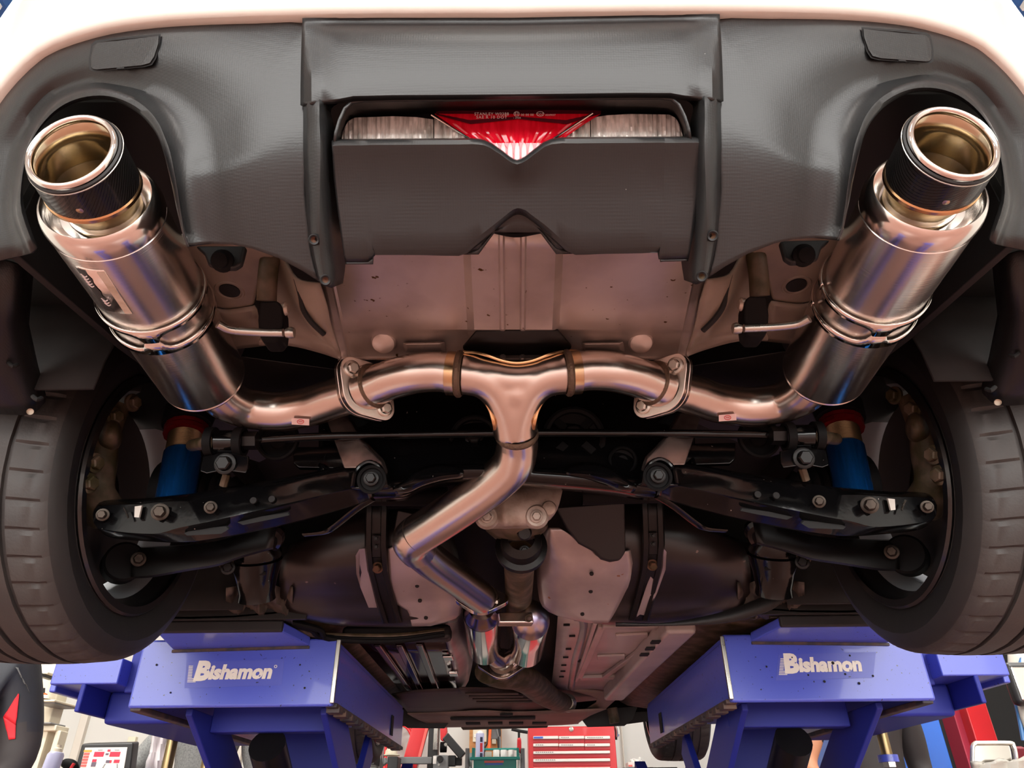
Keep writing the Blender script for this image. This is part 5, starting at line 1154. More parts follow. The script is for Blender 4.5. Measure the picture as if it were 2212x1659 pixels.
def bottle(name, u, v0, v1, wpx, yy, mats, label, cat, prof, band=None, group=None):
    p = PY(u, v0, yy); z1 = p.z; r = wpx / 2 * yy / 1.106 / FPX; t = thing(name, label, cat, (p.x, yy, zb + .012), group); H = z1 - zb - .012
    m = MB(); m.lathe([(h * H, k * r) for h, k in prof[0]], (p.x, yy, zb + .012), (0, 0, 1), 22); m.build('body', mats[0], t)
    m = MB(); m.lathe([(h * H, k * r) for h, k in prof[1]], (p.x, yy, zb + .012), (0, 0, 1), 22); m.build('cap', mats[1], t)
    for (h0, h1, a0, a1, mt) in band or ():
        m = MB(); m.grid([[Vector((p.x + r * 1.02 * math.sin(a0 + (a1 - a0) * i / 6), yy - r * 1.02 * math.cos(a0 + (a1 - a0) * i / 6), zb + .012 + h * H)) for i in range(7)] for h in (h0, h1)]); m.build('printed_label', mt, t)
    return t
M_lav = pm('lavender_can', (196, 200, 232), .3, .1); M_navy = pm('navy_print', (40, 44, 70), .5); M_redp = pm('red_print', (196, 40, 50), .5)
bottle('spray_can', 1037, 1578, 1638, 18, y + .10, (M_lav, M_wht), 'tall lavender spray can with dark lettering standing in the teal bin', 'spray can', ([(0, .0001), (0, .98), (.92, 1), (.94, .96)], [(.935, .9), (.96, .82), (.985, .6), (1, .0001)]), [(.76, .86, .1, .75, M_navy), (.56, .74, .1, .75, M_redp), (.30, .54, .1, .75, M_navy), (.1, .2, .1, .75, M_redp)])
for i, (u, lab) in enumerate(((1072, 'white-capped bottle next to the grey tub in the teal bin'), (1088, 'white-capped bottle between two others in the teal bin'), (1105, 'white-capped bottle nearest the red grip in the teal bin'))):
    bottle('bottle', u, 1620, 1640, 15.5, y + .09, (M_wht, M_wht), lab, 'bottle', ([(0, .0001), (0, 1), (.72, 1), (.78, .95)], [(.76, .88), (.98, .88), (1, .8), (1, .0001)]), [(.05, .42, -.6, .0, M_redp if i == 0 else M_teal), (.05, .62, .05, .6, M_navy)], 'white-capped bottles in the teal bin')
bottle('tub', 1055, 1624, 1640, 14, y + .09, (M_grey, pm('stone_lid', (190, 186, 172), .5)), 'short stone-coloured tub beside the tall spray can', 'tub', ([(0, .0001), (0, 1), (.8, 1)], [(.8, 1.04), (1, 1.04), (1, .0001)]))
th_ = thing('t_handle_wrench', 'T-handled tool with a red grip standing in the teal bin', 'wrench', PY(1121, 1640, y + .05))
m = MB(); m.tube([PY(1105, 1575, y + .05), PY(1122, 1579, y + .05), PY(1140, 1582, y + .05)], .009, 10, 2); m.build('cross_bar', M_black, th_)
m = MB(); m.tube([PY(1121, 1579, y + .05), PY(1121, 1596, y + .05)], .007, 10, 1); m.build('stem', M_black, th_)
m = MB(); m.tube([PY(1121, 1594, y + .05), PY(1121.5, 1600, y + .05), PY(1121.5, 1622, y + .05), PY(1121, 1625, y + .05)], lambda t: .009 + .004 * math.sin(pi * t), 12, 4); m.build('grip', M_red, th_)
m = MB(); m.tube([PY(1121, 1624, y + .05), PY(1121, 1668, y + .05)], .0065, 10, 1); m.build('shaft', M_zinc, th_)

# tyre changer: red frame, black column, horizontal arm
y = 5.0
ty_ = thing('tyre_changer', 'red and black tyre changing machine behind the lift', 'machine', (PY(930, 1650, y).x, y + .2, FLOOR))
rbox('column', 922, 1540, 949, 1659, y + .05, .10, M_black, ty_, .006, zmin=FLOOR + .5)
rbox('slide_rail', 935, 1560, 947, 1620, y + .035, .02, M_zinc, ty_, .003)
m = MB(); m.bar(PY(918, 1540, y + .12), PY(873, 1700, y + .12), .10, .08, up=(0, 1, 0)); m.build('red_frame', M_red, ty_, bevel=.008)
m = MB(); m.bar(PY(926, 1560, y + .06), PY(905, 1640, y + .06), .02, .03, up=(0, 1, 0)); m.build('frame_edge', M_redl, ty_, bevel=.004)
m = MB(); m.prism([PY(u, v, y) for u, v in ((950, 1540), (962, 1545), (966, 1580), (958, 1602), (951, 1598))], (0, .06, 0)); m.build('red_bracket', M_red, ty_, bevel=.006, recalc=True)
m = MB(); m.bar(PY(962, 1590, y - .05), PY(1000, 1634, y - .05), .05, .05, up=(0, 1, 0)); m.build('helper_arm', M_black, ty_, bevel=.006)
m = MB(); m.lathe([(-.02, .0001), (-.02, .03), (.02, .03), (.02, .0001)], PY(958, 1614, y - .02), (1, 0, 0), 18); m.build('roller', M_rub, ty_)
m = MB(); m.lathe([(0, .012), (-.02, .01), (-.02, .0001)], PY(963, 1609, y - .08), (0, 1, 0), 10); m.build('arm_bolt', M_zinc, ty_)
rbox('carriage', 934, 1631, 968, 1685, y - .08, .12, M_grey, ty_, .006); rbox('white_tag', 935, 1633, 943, 1650, y - .082, .003, M_wht, ty_, 0)
m = MB(); m.lathe([(0, .02), (-.03, .018), (-.03, .0001)], PY(951, 1640, y - .08), (0, 1, 0), 14); m.build('knob', M_black, ty_)
m = MB(); m.lathe([(0, .008), (-.006, .007), (-.006, .0001)], PY(948, 1652, y - .08), (0, 1, 0), 10); m.build('screw', M_zinc, ty_)
m = MB(); m.bar(PY(968, 1644, y), PY(985, 1644, y), .06, .06, up=(0, 1, 0)); m.build('arm_head', M_black, ty_, bevel=.006)
m = MB(); m.bar(PY(984, 1645, y), PY(998, 1645, y), .045, .035, up=(0, 1, 0)); m.build('arm_tip', M_satin, ty_, bevel=.004)
m = MB(); m.bar(PY(836, 1643, y), PY(934, 1643, y), .04, .036, up=(0, 1, 0)); m.build('horizontal_arm', M_grey, ty_, bevel=.006)
m = MB(); m.bar(PY(836, 1641, y), PY(800, 1668, y), .035, .04, up=(0, 1, 0)); m.build('diagonal_brace', M_grey, ty_, bevel=.006)
rbox('machine_bed', 800, 1690, 1000, 1700, y, .5, M_grey, ty_, .01, zmin=FLOOR)
# black stool-like stand left of the machine
st_ = thing('tool_stand', 'black tool stand with a flat tray beside the tyre changer', 'stand', (PY(805, 1650, 4.6).x, 4.7, FLOOR))
rbox('tray', 776, 1630, 811, 1652, 4.6, .25, M_black, st_, .004)
for u in (815, 822, 826): rbox('stand_post', u, 1600, u + 2.2, 1659, 4.75, .02, M_grey, st_, .001, zmin=FLOOR)
rbox('stand_cabinet', 836, 1634, 860, 1659, 4.72, .14, M_black, st_, .005, zmin=FLOOR)
fn_ = thing('funnel', 'cream funnel on the stand just under the left lift', 'funnel', PY(845, 1630, 4.9))
m = MB(); m.lathe([(0, .038), (.02, .036), (.045, .016), (.06, .012)], PY(845, 1630, 4.9), (0, 0, 1), 20, cap0=True, cap1=True); m.build('cone', M_cream, fn_)
m = MB(); m.lathe([(-.004, .055), (.0, .055), (.004, .04)], PY(845, 1631, 4.9), (0, 0, 1), 20); m.build('flange', M_cream, fn_)
# coiled red hose on the wall
y = 6.45
hs_ = thing('air_hose', 'coil of red air hose hanging on the far wall', 'hose', PY(872, 1610, y))
for k, r_ in enumerate((.155, .14, .125, .11)):
    m = MB(); c = PY(862, 1616, y - .03 * (k % 2)); m.tube([c + Vector((r_ * math.cos(a), 0, r_ * 1.55 * math.sin(a))) for a in [i * 2 * pi / 20 for i in range(21)]], .012, 10, 3); m.build('hose_loop', pm('red_hose_%d' % k, (232, 34, 40), .35) if k == 0 else bpy.data.materials['red_hose_0'], hs_)
m = MB(); m.tube([PY(856, 1606, y - .12), PY(856, 1606, y + .15)], .02, 12, 1); m.build('hose_peg', M_grey, hs_)
# electrical board
y = 6.5
eb = thing('electrical_board', 'plywood board with switch box and cables on the far wall', 'electrical board', PY(1048, 1610, y))
rbox('plywood_panel', 1013, 1560, 1083, 1636, y, .10, M_wood, eb, .003); rbox('switch_box', 1021, 1565, 1052, 1603, y - .05, .06, M_cream, eb, .006); rbox('switch', 1024, 1586, 1028, 1593, y - .058, .01, M_wht, eb, .002)
rbox('socket_box', 1056, 1565, 1076, 1597, y - .05, .06, M_grey, eb, .006); rbox('plug', 1062, 1596, 1072, 1607, y - .05, .04, M_cream, eb, .006)
m = MB(); m.tube([PY(1060, 1560, y - .09), PY(1058, 1590, y - .09), PY(1057, 1618, y - .09)], lambda t: .012 + .010 * max(0, t - .6), 10, 4); m.build('orange_cable', M_orangec, eb)
for i in range(3):
    m = MB(); m.tube([PY(1070 + i * 3, 1560, y - .08), PY(1076 + i * 2, 1585, y - .08), PY(1080 - i * 2, 1600, y - .08), PY(1078 + i, 1640, y - .08)], .009, 8, 4); m.build('black_cable', M_black if i else M_grey, eb)
m = MB(); m.tube([PY(1054, 1568, y - .07), PY(1054, 1600, y - .07), PY(1047, 1616, y - .07), PY(1049, 1640, y - .07)], .008, 8, 4); m.build('black_cable', M_black, eb)
# socket plate and wall posts
sp_ = rbox('socket_plate', 272, 1591, 294, 1612, 6.56, .05, M_cream, None, .004); tag(sp_, 'cream blank socket plate on the wall above the display', 'socket plate')
for i, (u, w) in enumerate(((168, 8), (520, 6), (1345, 1.2))):
    m = MB(); p = PY(u, 1600, 6.56); m.box((p.x, 6.58, (FLOOR + ZC) / 2), (w * .008, .05, ZC - FLOOR)); struct(m.build('trim_%d' % (i + 1), pm('wall_trim_%d' % i, (206, 200, 188), .5), None, bevel=.004))

# bench with a tissue box, right of the chest
y = 5.2
bn = thing('side_bench', 'small grey bench at the wall to the right of the red chest', 'bench', (PY(1375, 1657, y).x, y + .2, FLOOR))
rbox('bench_top', 1346, 1657, 1412, 1662, y, .45, M_grey, bn, .004)
for u in (1348, 1405):
    for dy in (.01, .4): rbox('bench_leg', u, 1661, u + 5, 1670, y + dy, .035, M_grey, bn, .002, zmin=FLOOR)
tx = thing('tissue_box', 'tissue box with a white tissue pulled up on the bench', 'tissue box', (PY(1372, 1656, y).x, y + .1, PY(1372, 1657, y).z))
rbox('carton', 1357, 1646, 1382, 1657.2, y + .04, .12, pm('carton_white', (226, 214, 206), .6), tx, .003); rbox('carton_print', 1358, 1652, 1366, 1656, y + .038, .002, M_redl, tx, 0); rbox('carton_end', 1375, 1647, 1384, 1657.2, y + .05, .1, M_grey, tx, .003)
m = MB(); rows = []
for j in range(6):
    rows.append([PY(lerp(1361, 1386, i / 8), 1648 - j * 1.6 - (5 if i in (6, 7) else 2 if i in (2, 3) else 0) * j / 5, y + .08 + .01 * math.sin(i * 1.9 + j)) for i in range(9)])
m.grid(rows); m.build('tissue', M_wht, tx, solid=.002)

# wheel balancer display, left
y = 3.55
wb = thing('wheel_balancer', 'wheel balancer with a white and red display panel', 'balancer', (PY(225, 1650, y).x, y + .2, FLOOR))
m = MB(); q = [PY(u, v, y) for u, v in ((176, 1607), (288, 1604), (276, 1700), (150, 1700))]; m.prism(q, (0, .06, .01)); bz = m.build('bezel', M_black, wb, bevel=.008, recalc=True)
M_panelw = pm('display_white', (242, 240, 232), .3); M_dred = pm('display_red', (226, 34, 70), .3); M_dgrey = pm('display_grey', (110, 96, 112), .4); M_dyel = pm('display_ochre', (222, 168, 60), .4)
m = MB(); q = [PY(u, v, y - .004) for u, v in ((184, 1615), (275, 1614), (262, 1695), (164, 1695))]; m.prism(q, (0, .004, 0)); m.build('display_panel', M_panelw, bz, recalc=True, label='white printed display panel')
def dsp(u0, v0, u1, v1, mt, nm='display_field', sk=-.28):
    m = MB(); f = lambda u, v: PY(u + (v - 1640) * sk, v, y - .0055); m.prism([f(u0, v0), f(u1, v0), f(u1, v1), f(u0, v1)], (0, .0015, 0)); m.build(nm, mt, bz, recalc=True)
dsp(200, 1624, 221, 1634.5, M_dred); dsp(234, 1624, 256, 1634.5, M_dred); dsp(227, 1619, 233, 1623.5, M_dred); dsp(225, 1627, 231, 1631, M_dgrey); dsp(176, 1620, 193, 1624.5, M_dyel)
dsp(200, 1640, 209, 1646, M_dred); dsp(200, 1646.5, 210, 1656, M_dgrey); dsp(230, 1642, 238, 1648, M_dgrey); dsp(238.5, 1642, 242, 1648, M_dred); dsp(247, 1641, 259, 1648, M_dred)
for i in range(5): dsp(178, 1626 + i * 6.4, 190, 1631 + i * 6.4, M_redl)
for (a, b) in ((206, 216), (242, 252)): dsp(a, 1619.5, b, 1621, M_mark)
dsp(232, 1650, 234, 1660, M_mark, sk=-.6); dsp(252, 1650, 254, 1660, M_mark, sk=0)
rbox('balancer_body', 150, 1690, 300, 1700, y + .02, .25, M_grey, wb, .01, zmin=FLOOR)
# cleaner can and hand tool in front of the display
y = 3.0
cn = thing('cleaner_can', 'white and lavender aerosol can on a shelf at left', 'spray can', (PY(98, 1655, y).x, y, PY(98, 1690, y).z))
p0_ = PY(98, 1690, y); zt = PY(103, 1609, y).z - p0_.z; r_ = .029
m = MB(); m.lathe([(0, .0001), (0, r_), (zt * .72, r_), (zt * .80, r_ * .82), (zt * .82, r_ * .5)], p0_ + Vector((.0, 0, 0)), (.10, 0, 1), 24); m.build('body', M_lav, cn)
m = MB(); m.lathe([(zt * .81, r_ * .55), (zt * .9, r_ * .5), (zt * .93, r_ * .3), (zt, r_ * .28), (zt, .0001)], p0_, (.10, 0, 1), 16); m.build('nozzle', M_cream, cn)
sv = thing('wall_shelf', 'low grey shelf carrying the aerosol can at left', 'shelf', (p0_.x - .05, y, FLOOR))
m = MB(); m.box((p0_.x - .05, y + .1, p0_.z - .012), (.42, .3, .02)); m.build('shelf_board', M_grey, sv)
for dx in (-.24, .14): m = MB(); m.box((p0_.x + dx, y + .1, (p0_.z - .02 + FLOOR) / 2), (.03, .28, p0_.z - .02 - FLOOR)); m.build('shelf_side', M_grey, sv)
hg = thing('grip_tool', 'black hand tool with a red grip leaning by the display', 'tool', PY(150, 1655, y + .1))
m = MB(); m.tube([PY(136, 1649, y + .1), PY(142, 1649, y + .1), PY(152, 1652, y + .1), PY(160, 1660, y + .1), PY(162, 1690, y + .1)], lambda t: .013 + .006 * math.sin(pi * t), 14, 5); m.build('handle', M_rub, hg)
m = MB(); m.tube([PY(160, 1649, y + .08), PY(154, 1659, y + .08), PY(150, 1672, y + .08)], .006, 10, 4); m.build('grip_insert', M_red, hg)

# bench drill / arbor press on the left wall side
y = 3.9
pr_ = thing('drill_press', 'cream column press with a small table at far left', 'press', (PY(86, 1650, y).x, y + .1, FLOOR))
rbox('column_post', 76, 1400, 90, 1659, y + .15, .10, M_cream, pr_, .006, zmin=FLOOR + .05)
rbox('head_plate', 76, 1451, 104, 1456, y, .2, M_cream, pr_, .004); rbox('chuck_block', 76, 1454, 92, 1461, y - .02, .12, M_black, pr_, .004)
m = MB(); m.tube([PY(82, 1459, y), PY(72, 1519, y)], .012, 14, 1); m.build('feed_rod', M_zinc, pr_)
rbox('table', 72, 1511, 119, 1516, y - .02, .26, M_cream, pr_, .004); rbox('table_edge', 72, 1516, 119, 1520, y, .22, M_grey, pr_, .003)
m = MB(); m.lathe([(0, .035), (.012, .030), (.02, .012)], PY(93, 1510, y + .02), (0, 0, 1), 18); m.build('vise_disc', M_cream, pr_)
m = MB(); m.box(PY(93, 1502, y + .02), (.03, .03, .02)); m.build('orange_knob', M_orangec, pr_, bevel=.005)
m = MB(); m.tube([PY(93, 1500, y + .02), PY(94, 1487, y + .02)], .008, 10, 1); m.build('lever', M_black, pr_)
for k in range(7): m = MB(); m.lathe([(-.008, .0001), (-.008, .016), (.008, .016), (.008, .0001)], PY(77 - k * .8, 1522 + k * 5.2, y + .05), (.3, 1, 0), 12); m.build('chain_link', M_grey, pr_)
rbox('arm_plate', 78, 1560, 110, 1564, y - .04, .14, M_grey, pr_, .004); rbox('arm_body', 82, 1566, 123, 1579, y, .12, M_cream, pr_, .005)
rbox('arm_leg', 114, 1578, 121, 1640, y + .02, .07, M_cream, pr_, .004); rbox('arm_leg', 80, 1578, 87, 1659, y + .02, .07, M_cream, pr_, .004, zmin=FLOOR + .05); rbox('wooden_block', 84, 1586, 96, 1625, y + .06, .05, M_wood, pr_, .003)
m = MB(); m.box((PY(90, 1650, y).x, y + .1, FLOOR + .03), (.5, .4, .06)); m.build('foot', M_cream, pr_, bevel=.008)

# right side: blue van, red lift post, silver car with mirrors
M_vanb = pm('bright_blue_van_paint', (0, 100, 212), .3, coat=.4); M_vang = pm('dark_window_glass', (10, 10, 11), .3, spec=.2)
y = 3.9
vn = thing('blue_van', 'bright blue van parked at right behind the lift', 'van', (PY(1960, 1600, y).x, y + .4, FLOOR))
def vp(name, pts, mat, d, lab=None, bev=.006):
    m = MB(); m.prism(pts, (0, d, 0)); return m.build(name, mat, vn, bevel=bev, recalc=True, label=lab)
def col_(u0, u1, v, yy): return PY(u0, v, yy), PY(u1, v, yy)
xa, xb = PY(1880, 1600, y).x, PY(2042, 1600, y).x
vp('body_panel', [Vector((xa, y, FLOOR + .32)), Vector((xb, y, FLOOR + .32)), Vector((xb, y, .75)), Vector((xa, y, .75))], M_vanb, 1.2, 'smooth bright blue door panel')
xc = PY(2056, 1600, y).x
vp('door_seam', [Vector((xb, y + .01, FLOOR + .32)), Vector((xb + .022, y + .01, FLOOR + .32)), Vector((xb + .022, y + .01, .75)), Vector((xb, y + .01, .75))], M_gap, 1.0, None, 0)
vp('door_pillar', [Vector((xb + .022, y, FLOOR + .32)), Vector((xc + .01, y, FLOOR + .32)), Vector((xc + .01, y, .75)), Vector((xb + .022, y, .75))], M_vanb, 1.0)
vp('window_glass', [Vector((xc + .01, y + .03, FLOOR + .32)), Vector((xc + 1.3, y + .03, FLOOR + .32)), Vector((xc + 1.3, y + .03, .75)), Vector((xc + .01, y + .03, .75))], M_vang, 1.0, 'dark window and open door')
for dx in (.1, 1.6):
    m = MB(); m.lathe([(0, .0001), (0, .2), (.02, .31), (.2, .31), (.2, .0001)], (xa + dx + .2, y + .02, FLOOR + .31), (0, 1, 0), 32); m.build('van_wheel', M_tyreside, vn)
m = MB(); m.tube([Vector((xc + .12, y - .005, .3)), Vector((xc + .17, y - .005, .0)), Vector((xc + .17, y - .005, -.3))], .006, 8, 3); m.build('door_rubber', M_satin, vn)
y = 3.1
rp = thing('lift_post', 'bright red square lift post at right', 'post', (PY(2110, 1600, y).x, y, FLOOR))
xl, xr = PY(2108, 1600, y).x, PY(2157, 1600, y).x
m = MB(); m.box(((xl + xr) / 2, y + .07, (FLOOR + 2.4) / 2), (xr - xl, .14, 2.4 - FLOOR)); m.build('post_shaft', M_red, rp, bevel=.006)
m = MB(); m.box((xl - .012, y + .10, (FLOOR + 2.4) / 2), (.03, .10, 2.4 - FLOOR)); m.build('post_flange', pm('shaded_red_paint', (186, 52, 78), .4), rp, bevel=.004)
m = MB(); m.box(((xl + xr) / 2, y + .1, FLOOR + .012), (.4, .4, .024)); m.build('foot_plate', M_red, rp)
m = MB(); m.bar(PY(2150, 1634, y + .1), PY(2215, 1634, y + .1), .07, .05, up=(0, 1, 0)); m.build('lift_arm', pm('dull_maroon_paint', (140, 52, 62), .4), rp, bevel=.012)
y = 2.85
sc = thing('silver_car', 'silver car with blue trim cut by the right edge of the picture', 'car', (PY(2290, 1600, y).x, y + .3, FLOOR))
M_sil = pm('silver_paint', (186, 182, 172), .35, .2, coat=.3); M_bt = pm('blue_trim', (64, 124, 184), .4)
rows = []
for v, ul in ((1380, 2176), (1440, 2178), (1470, 2184), (1510, 2194), (1550, 2204), (1600, 2222), (1800, 2250)):
    p = PY(ul, v, y); rows.append([p, p + Vector((.03, -.015, 0)), p + Vector((.12, -.02, 0)), p + Vector((.5, .05, 0))])
m = MB(); m.grid([cr(r, 3) for r in rows]); m.build('door_panel', M_sil, sc, solid=.03, off=0)
m = MB(); m.tube([PY(u - 1, v, y) for u, v in ((2178, 1440), (2184, 1470), (2194, 1510), (2203, 1550), (2212, 1600))], .008, 8, 3); m.build('blue_trim', M_bt, sc)
m = MB(); m.prism([PY(u, v, y - .06) for u, v in ((2190, 1470), (2200, 1440), (2206, 1420), (2206, 1490))], (0, .01, 0)); m.build('blue_stripe', M_bt, sc, recalc=True)
rbox('mirror_housing', 2203, 1428, 2260, 1524, y - .12, .05, M_black, sc, .02); rbox('mirror_glass', 2209, 1440, 2250, 1512, y - .124, .006, M_ss, sc, .004)
m = MB(); m.box((PY(2290, 1600, y).x + .25, y + .02, -.50), (.5, .06, .9)); m.build('lower_body', M_sil, sc, bevel=.02)
# free-standing mirror clipped on the grey cover
y = 2.4
mr_ = thing('door_mirror', 'rectangular chrome-framed mirror in front of the red post', 'mirror', PY(2146, 1650, y))
pts = [(2100, 1650), (2101, 1614), (2106, 1607), (2114, 1605), (2180, 1605), (2189, 1610), (2194, 1630), (2196, 1655)]
m = MB(); m.tube([PY(u, v, y) for u, v in pts], .006, 10, 4); m.build('frame', pm('pale_chrome', (224, 218, 206), .25, .8), mr_)
m = MB(); m.prism([PY(u, v, y + .006) for u, v in pts], (0, .008, 0)); m.build('glass', pm('tinted_mirror', (176, 172, 164), .12, 1.0), mr_, recalc=True, label='mirror glass reflecting the workshop')
m = MB(); m.tube([PY(2146, 1652, y + .03), PY(2146, 1700, y + .1)], .012, 10, 1); m.build('stalk', M_black, mr_)
cv = thing('fender_cover', 'grey padded cover draped at the lower right corner', 'cover', PY(2180, 1690, y))
rows = [[PY(u, v + 2 * math.sin(u * .2), y - .02 + .012 * math.sin(u * .11)) for u in range(2104, 2300, 14)] for v in (1650, 1656, 1670, 1700)]
for r in rows[0]: pass
m = MB(); rr = []
for k, v in enumerate((0, 5, 20, 60)):
    rr.append([PY(u, interp(u, [(2104, 1651), (2128, 1647), (2212, 1638), (2300, 1632)]) + v, y - .03 + .012 * math.sin(u * .11 + k)) for u in range(2104, 2300, 12)])
m.grid(rr); m.build('quilted_sheet', pm('grey_cover_cloth', (168, 164, 154), .8, bump=.4, bscale=60), cv, solid=.012)
m = MB(); m.box((PY(2200, 1700, y).x, y + .12, (PY(2200, 1690, y).z + FLOOR) / 2), (.5, .2, PY(2200, 1690, y).z - FLOOR)); m.build('covered_stand', M_grey, cv, bevel=.01)

# shutter boards behind the right lift
sb = thing('shutter', 'white folding shutter boards behind the right lift', 'shutter', (PY(1735, 1600, 6.3).x, 6.3, FLOOR))
for i, (u, w) in enumerate(((1690, 22), (1714, 18), (1735, 9), (1747, 18), (1768, 30), (1800, 40))):
    xa, xb = PY(u, 1600, 6.3).x, PY(u + w, 1600, 6.3).x
    m = MB(); m.box(((xa + xb) / 2, 6.32 + .02 * (i % 2), (FLOOR + 2.2) / 2), (xb - xa, .04, 2.2 - FLOOR)); m.build('board', M_wht if i != 2 else M_strip, sb, bevel=.004)

# overhead steel, and unseen lamps added for their light
M_beam = pm('blue_overhead_steel', (42, 98, 168), .4)
for s in (-1, 1):
    tt = 3.1
    p = PZ(12 if s < 0 else 2196, 50, 2.9)
    bm_ = thing('overhead_rail', 'blue steel rail under the ceiling at the %s' % ('left' if s < 0 else 'right'), 'rail', (p.x, p.y, 2.9))
    m = MB(); m.bar((p.x, Y0 + .3, 2.9), (p.x, Y1 - .2, 2.9), .10, .012, up=(0, 0, 1)); m.build('flange', M_beam, bm_)
    m = MB(); m.bar((p.x, Y0 + .3, 2.98), (p.x, Y1 - .2, 2.98), .02, .16); m.build('web', M_beam, bm_)
    for yy in (-2, 1, 4): m = MB(); m.bar((p.x, yy, 3.05), (p.x, yy, ZC), .08, .08, up=(0, 1, 0)); m.build('hanger', M_beam, bm_)
    m = MB(); m.box((p.x - .02 * s, p.y - .1, 2.88), (.03, .05, .03)); m.build('cable_clip', M_wht, bm_)
M_tubel = emit('lit_tube', (255, 248, 232), 4.0)
for i, (x, yy) in enumerate(((-2.9, 1.4), (2.9, 1.4), (-2.7, 3.5), (2.7, 3.5), (0, -1.8), (-2.6, -1.8), (2.6, -1.8))):
    cl_ = thing('unseen_ceiling_lamp', 'unseen added tube lamp under the ceiling ' + ('above the left of the car', 'above the right of the car', 'over the wheel balancer at left', 'over the red lift post at right', 'in the middle near the open door', 'on the left near the open door', 'on the right near the open door')[i], 'lamp', (x, yy, ZC), 'unseen ceiling tube lamps')
    m = MB(); m.box((x, yy, ZC - .05), (1.3, .28, .08)); m.build('housing', M_wht, cl_, bevel=.01)
    for dy in (-.08, .08): m = MB(); m.tube([(x - .6, yy + dy, ZC - .11), (x + .6, yy + dy, ZC - .11)], .016, 12, 1); m.build('lamp_tube', M_tubel, cl_)

# ------------------------------------------------------------------ people
def person(name, label, loc, rot, J, cloth, extra_mats, pick):
    """J: joint -> (xyz, radius); one skinned, subdivided mesh; faces get their material from pick(point)."""
    names = list(J); idx = {n: i for i, n in enumerate(names)}
    E = [e for e in cloth]
    me = bpy.data.meshes.new(name); me.from_pydata([J[n][0] for n in names], [(idx[a], idx[b]) for a, b in E], []); me.update()
    o = bpy.data.objects.new(name + '_skeleton', me); COL.objects.link(o)
    md = o.modifiers.new('skin', 'SKIN'); md.use_smooth_shade = True
    sv_ = me.skin_vertices[0].data
    for n in names:
        r = J[n][1]; sv_[idx[n]].radius = r if isinstance(r, tuple) else (r, r); sv_[idx[n]].use_root = (n == 'pelvis')
    sd = o.modifiers.new('sub', 'SUBSURF'); sd.levels = 2; sd.render_levels = 2
    bpy.context.view_layer.update()
    ev = bpy.data.meshes.new_from_object(o.evaluated_get(bpy.context.evaluated_depsgraph_get()))
    bpy.data.objects.remove(o); ev.name = name
    ev.materials.clear()
    for mt in extra_mats: ev.materials.append(mt)
    for p in ev.polygons: p.material_index = pick(p.center); p.use_smooth = True
    ob = bpy.data.objects.new(name, ev); ob.location = loc; ob.rotation_euler = (0, 0, rot); COL.objects.link(ob)
    return tag(ob, label, 'person')
def body_joints(ra, la, k=1.0):
    """ra / la: (elbow, wrist, hand direction) of the right and left arm, local frame facing -Y."""
    J = {'pelvis': ((0, 0, .93), (.155, .115)), 'waist': ((0, 0, 1.08), (.145, .105)), 'chest': ((0, .0, 1.28), (.165, .115)), 'neckb': ((0, .01, 1.44), (.085, .075)), 'neck': ((0, -.005, 1.50), (.055, .055)), 'head': ((0, -.02, 1.60), (.078, .090)), 'crown': ((0, -.005, 1.69), (.068, .078))}
    E = [('pelvis', 'waist'), ('waist', 'chest'), ('chest', 'neckb'), ('neckb', 'neck'), ('neck', 'head'), ('head', 'crown')]
    for sgn, nm in ((-1, 'r'), (1, 'l')):
        J[nm + 'hip'] = ((.095 * sgn, 0, .88), (.095, .10)); J[nm + 'knee'] = ((.105 * sgn, -.01, .49), (.068, .072)); J[nm + 'ankle'] = ((.11 * sgn, .02, .10), (.045, .05)); J[nm + 'toe'] = ((.12 * sgn, -.15, .045), (.045, .035))
        E += [('pelvis', nm + 'hip'), (nm + 'hip', nm + 'knee'), (nm + 'knee', nm + 'ankle'), (nm + 'ankle', nm + 'toe')]
        el, wr, hd = (ra, la)[sgn > 0]
        sh = Vector((.185 * sgn, .01, 1.40)); J[nm + 'sho'] = (tuple(sh), (.072, .072)); J[nm + 'elb'] = (el, (.052, .052)); J[nm + 'wri'] = (wr, (.032, .036))
        E += [('chest', nm + 'sho'), (nm + 'sho', nm + 'elb'), (nm + 'elb', nm + 'wri')]
        w = Vector(wr); d = Vector(hd).normalized(); sd_ = d.cross(Vector((0, 1, .3))).normalized(); nrm = d.cross(sd_)
        pm_ = w + d * .06; J[nm + 'palm'] = (tuple(pm_), (.034, .018)); E.append((nm + 'wri', nm + 'palm'))
        for fi, (off, ln) in enumerate(((-.027, .072), (-.009, .082), (.010, .077), (.028, .060))):
            a = pm_ + d * .035 + sd_ * off; b = a + d * ln * .5 + nrm * .012; c = b + d * ln * .42 + nrm * .028
            for q, (pt, r) in enumerate(((a, .0095), (b, .0085), (c, .007))): J['%sf%d%d' % (nm, fi, q)] = (tuple(pt), (r, r))
            E += [(nm + 'palm', '%sf%d0' % (nm, fi)), ('%sf%d0' % (nm, fi), '%sf%d1' % (nm, fi)), ('%sf%d1' % (nm, fi), '%sf%d2' % (nm, fi))]
        a = w + d * .035 + sd_ * -.034; b = a + d * .03 - sd_ * .018 + nrm * .012; c = b + d * .028 + nrm * .016
        for q, (pt, r) in enumerate(((a, .012), (b, .010), (c, .008))): J['%st%d' % (nm, q)] = (tuple(pt), (r, r))
        E += [(nm + 'wri', nm + 't0'), (nm + 't0', nm + 't1'), (nm + 't1', nm + 't2')]
    return J, E
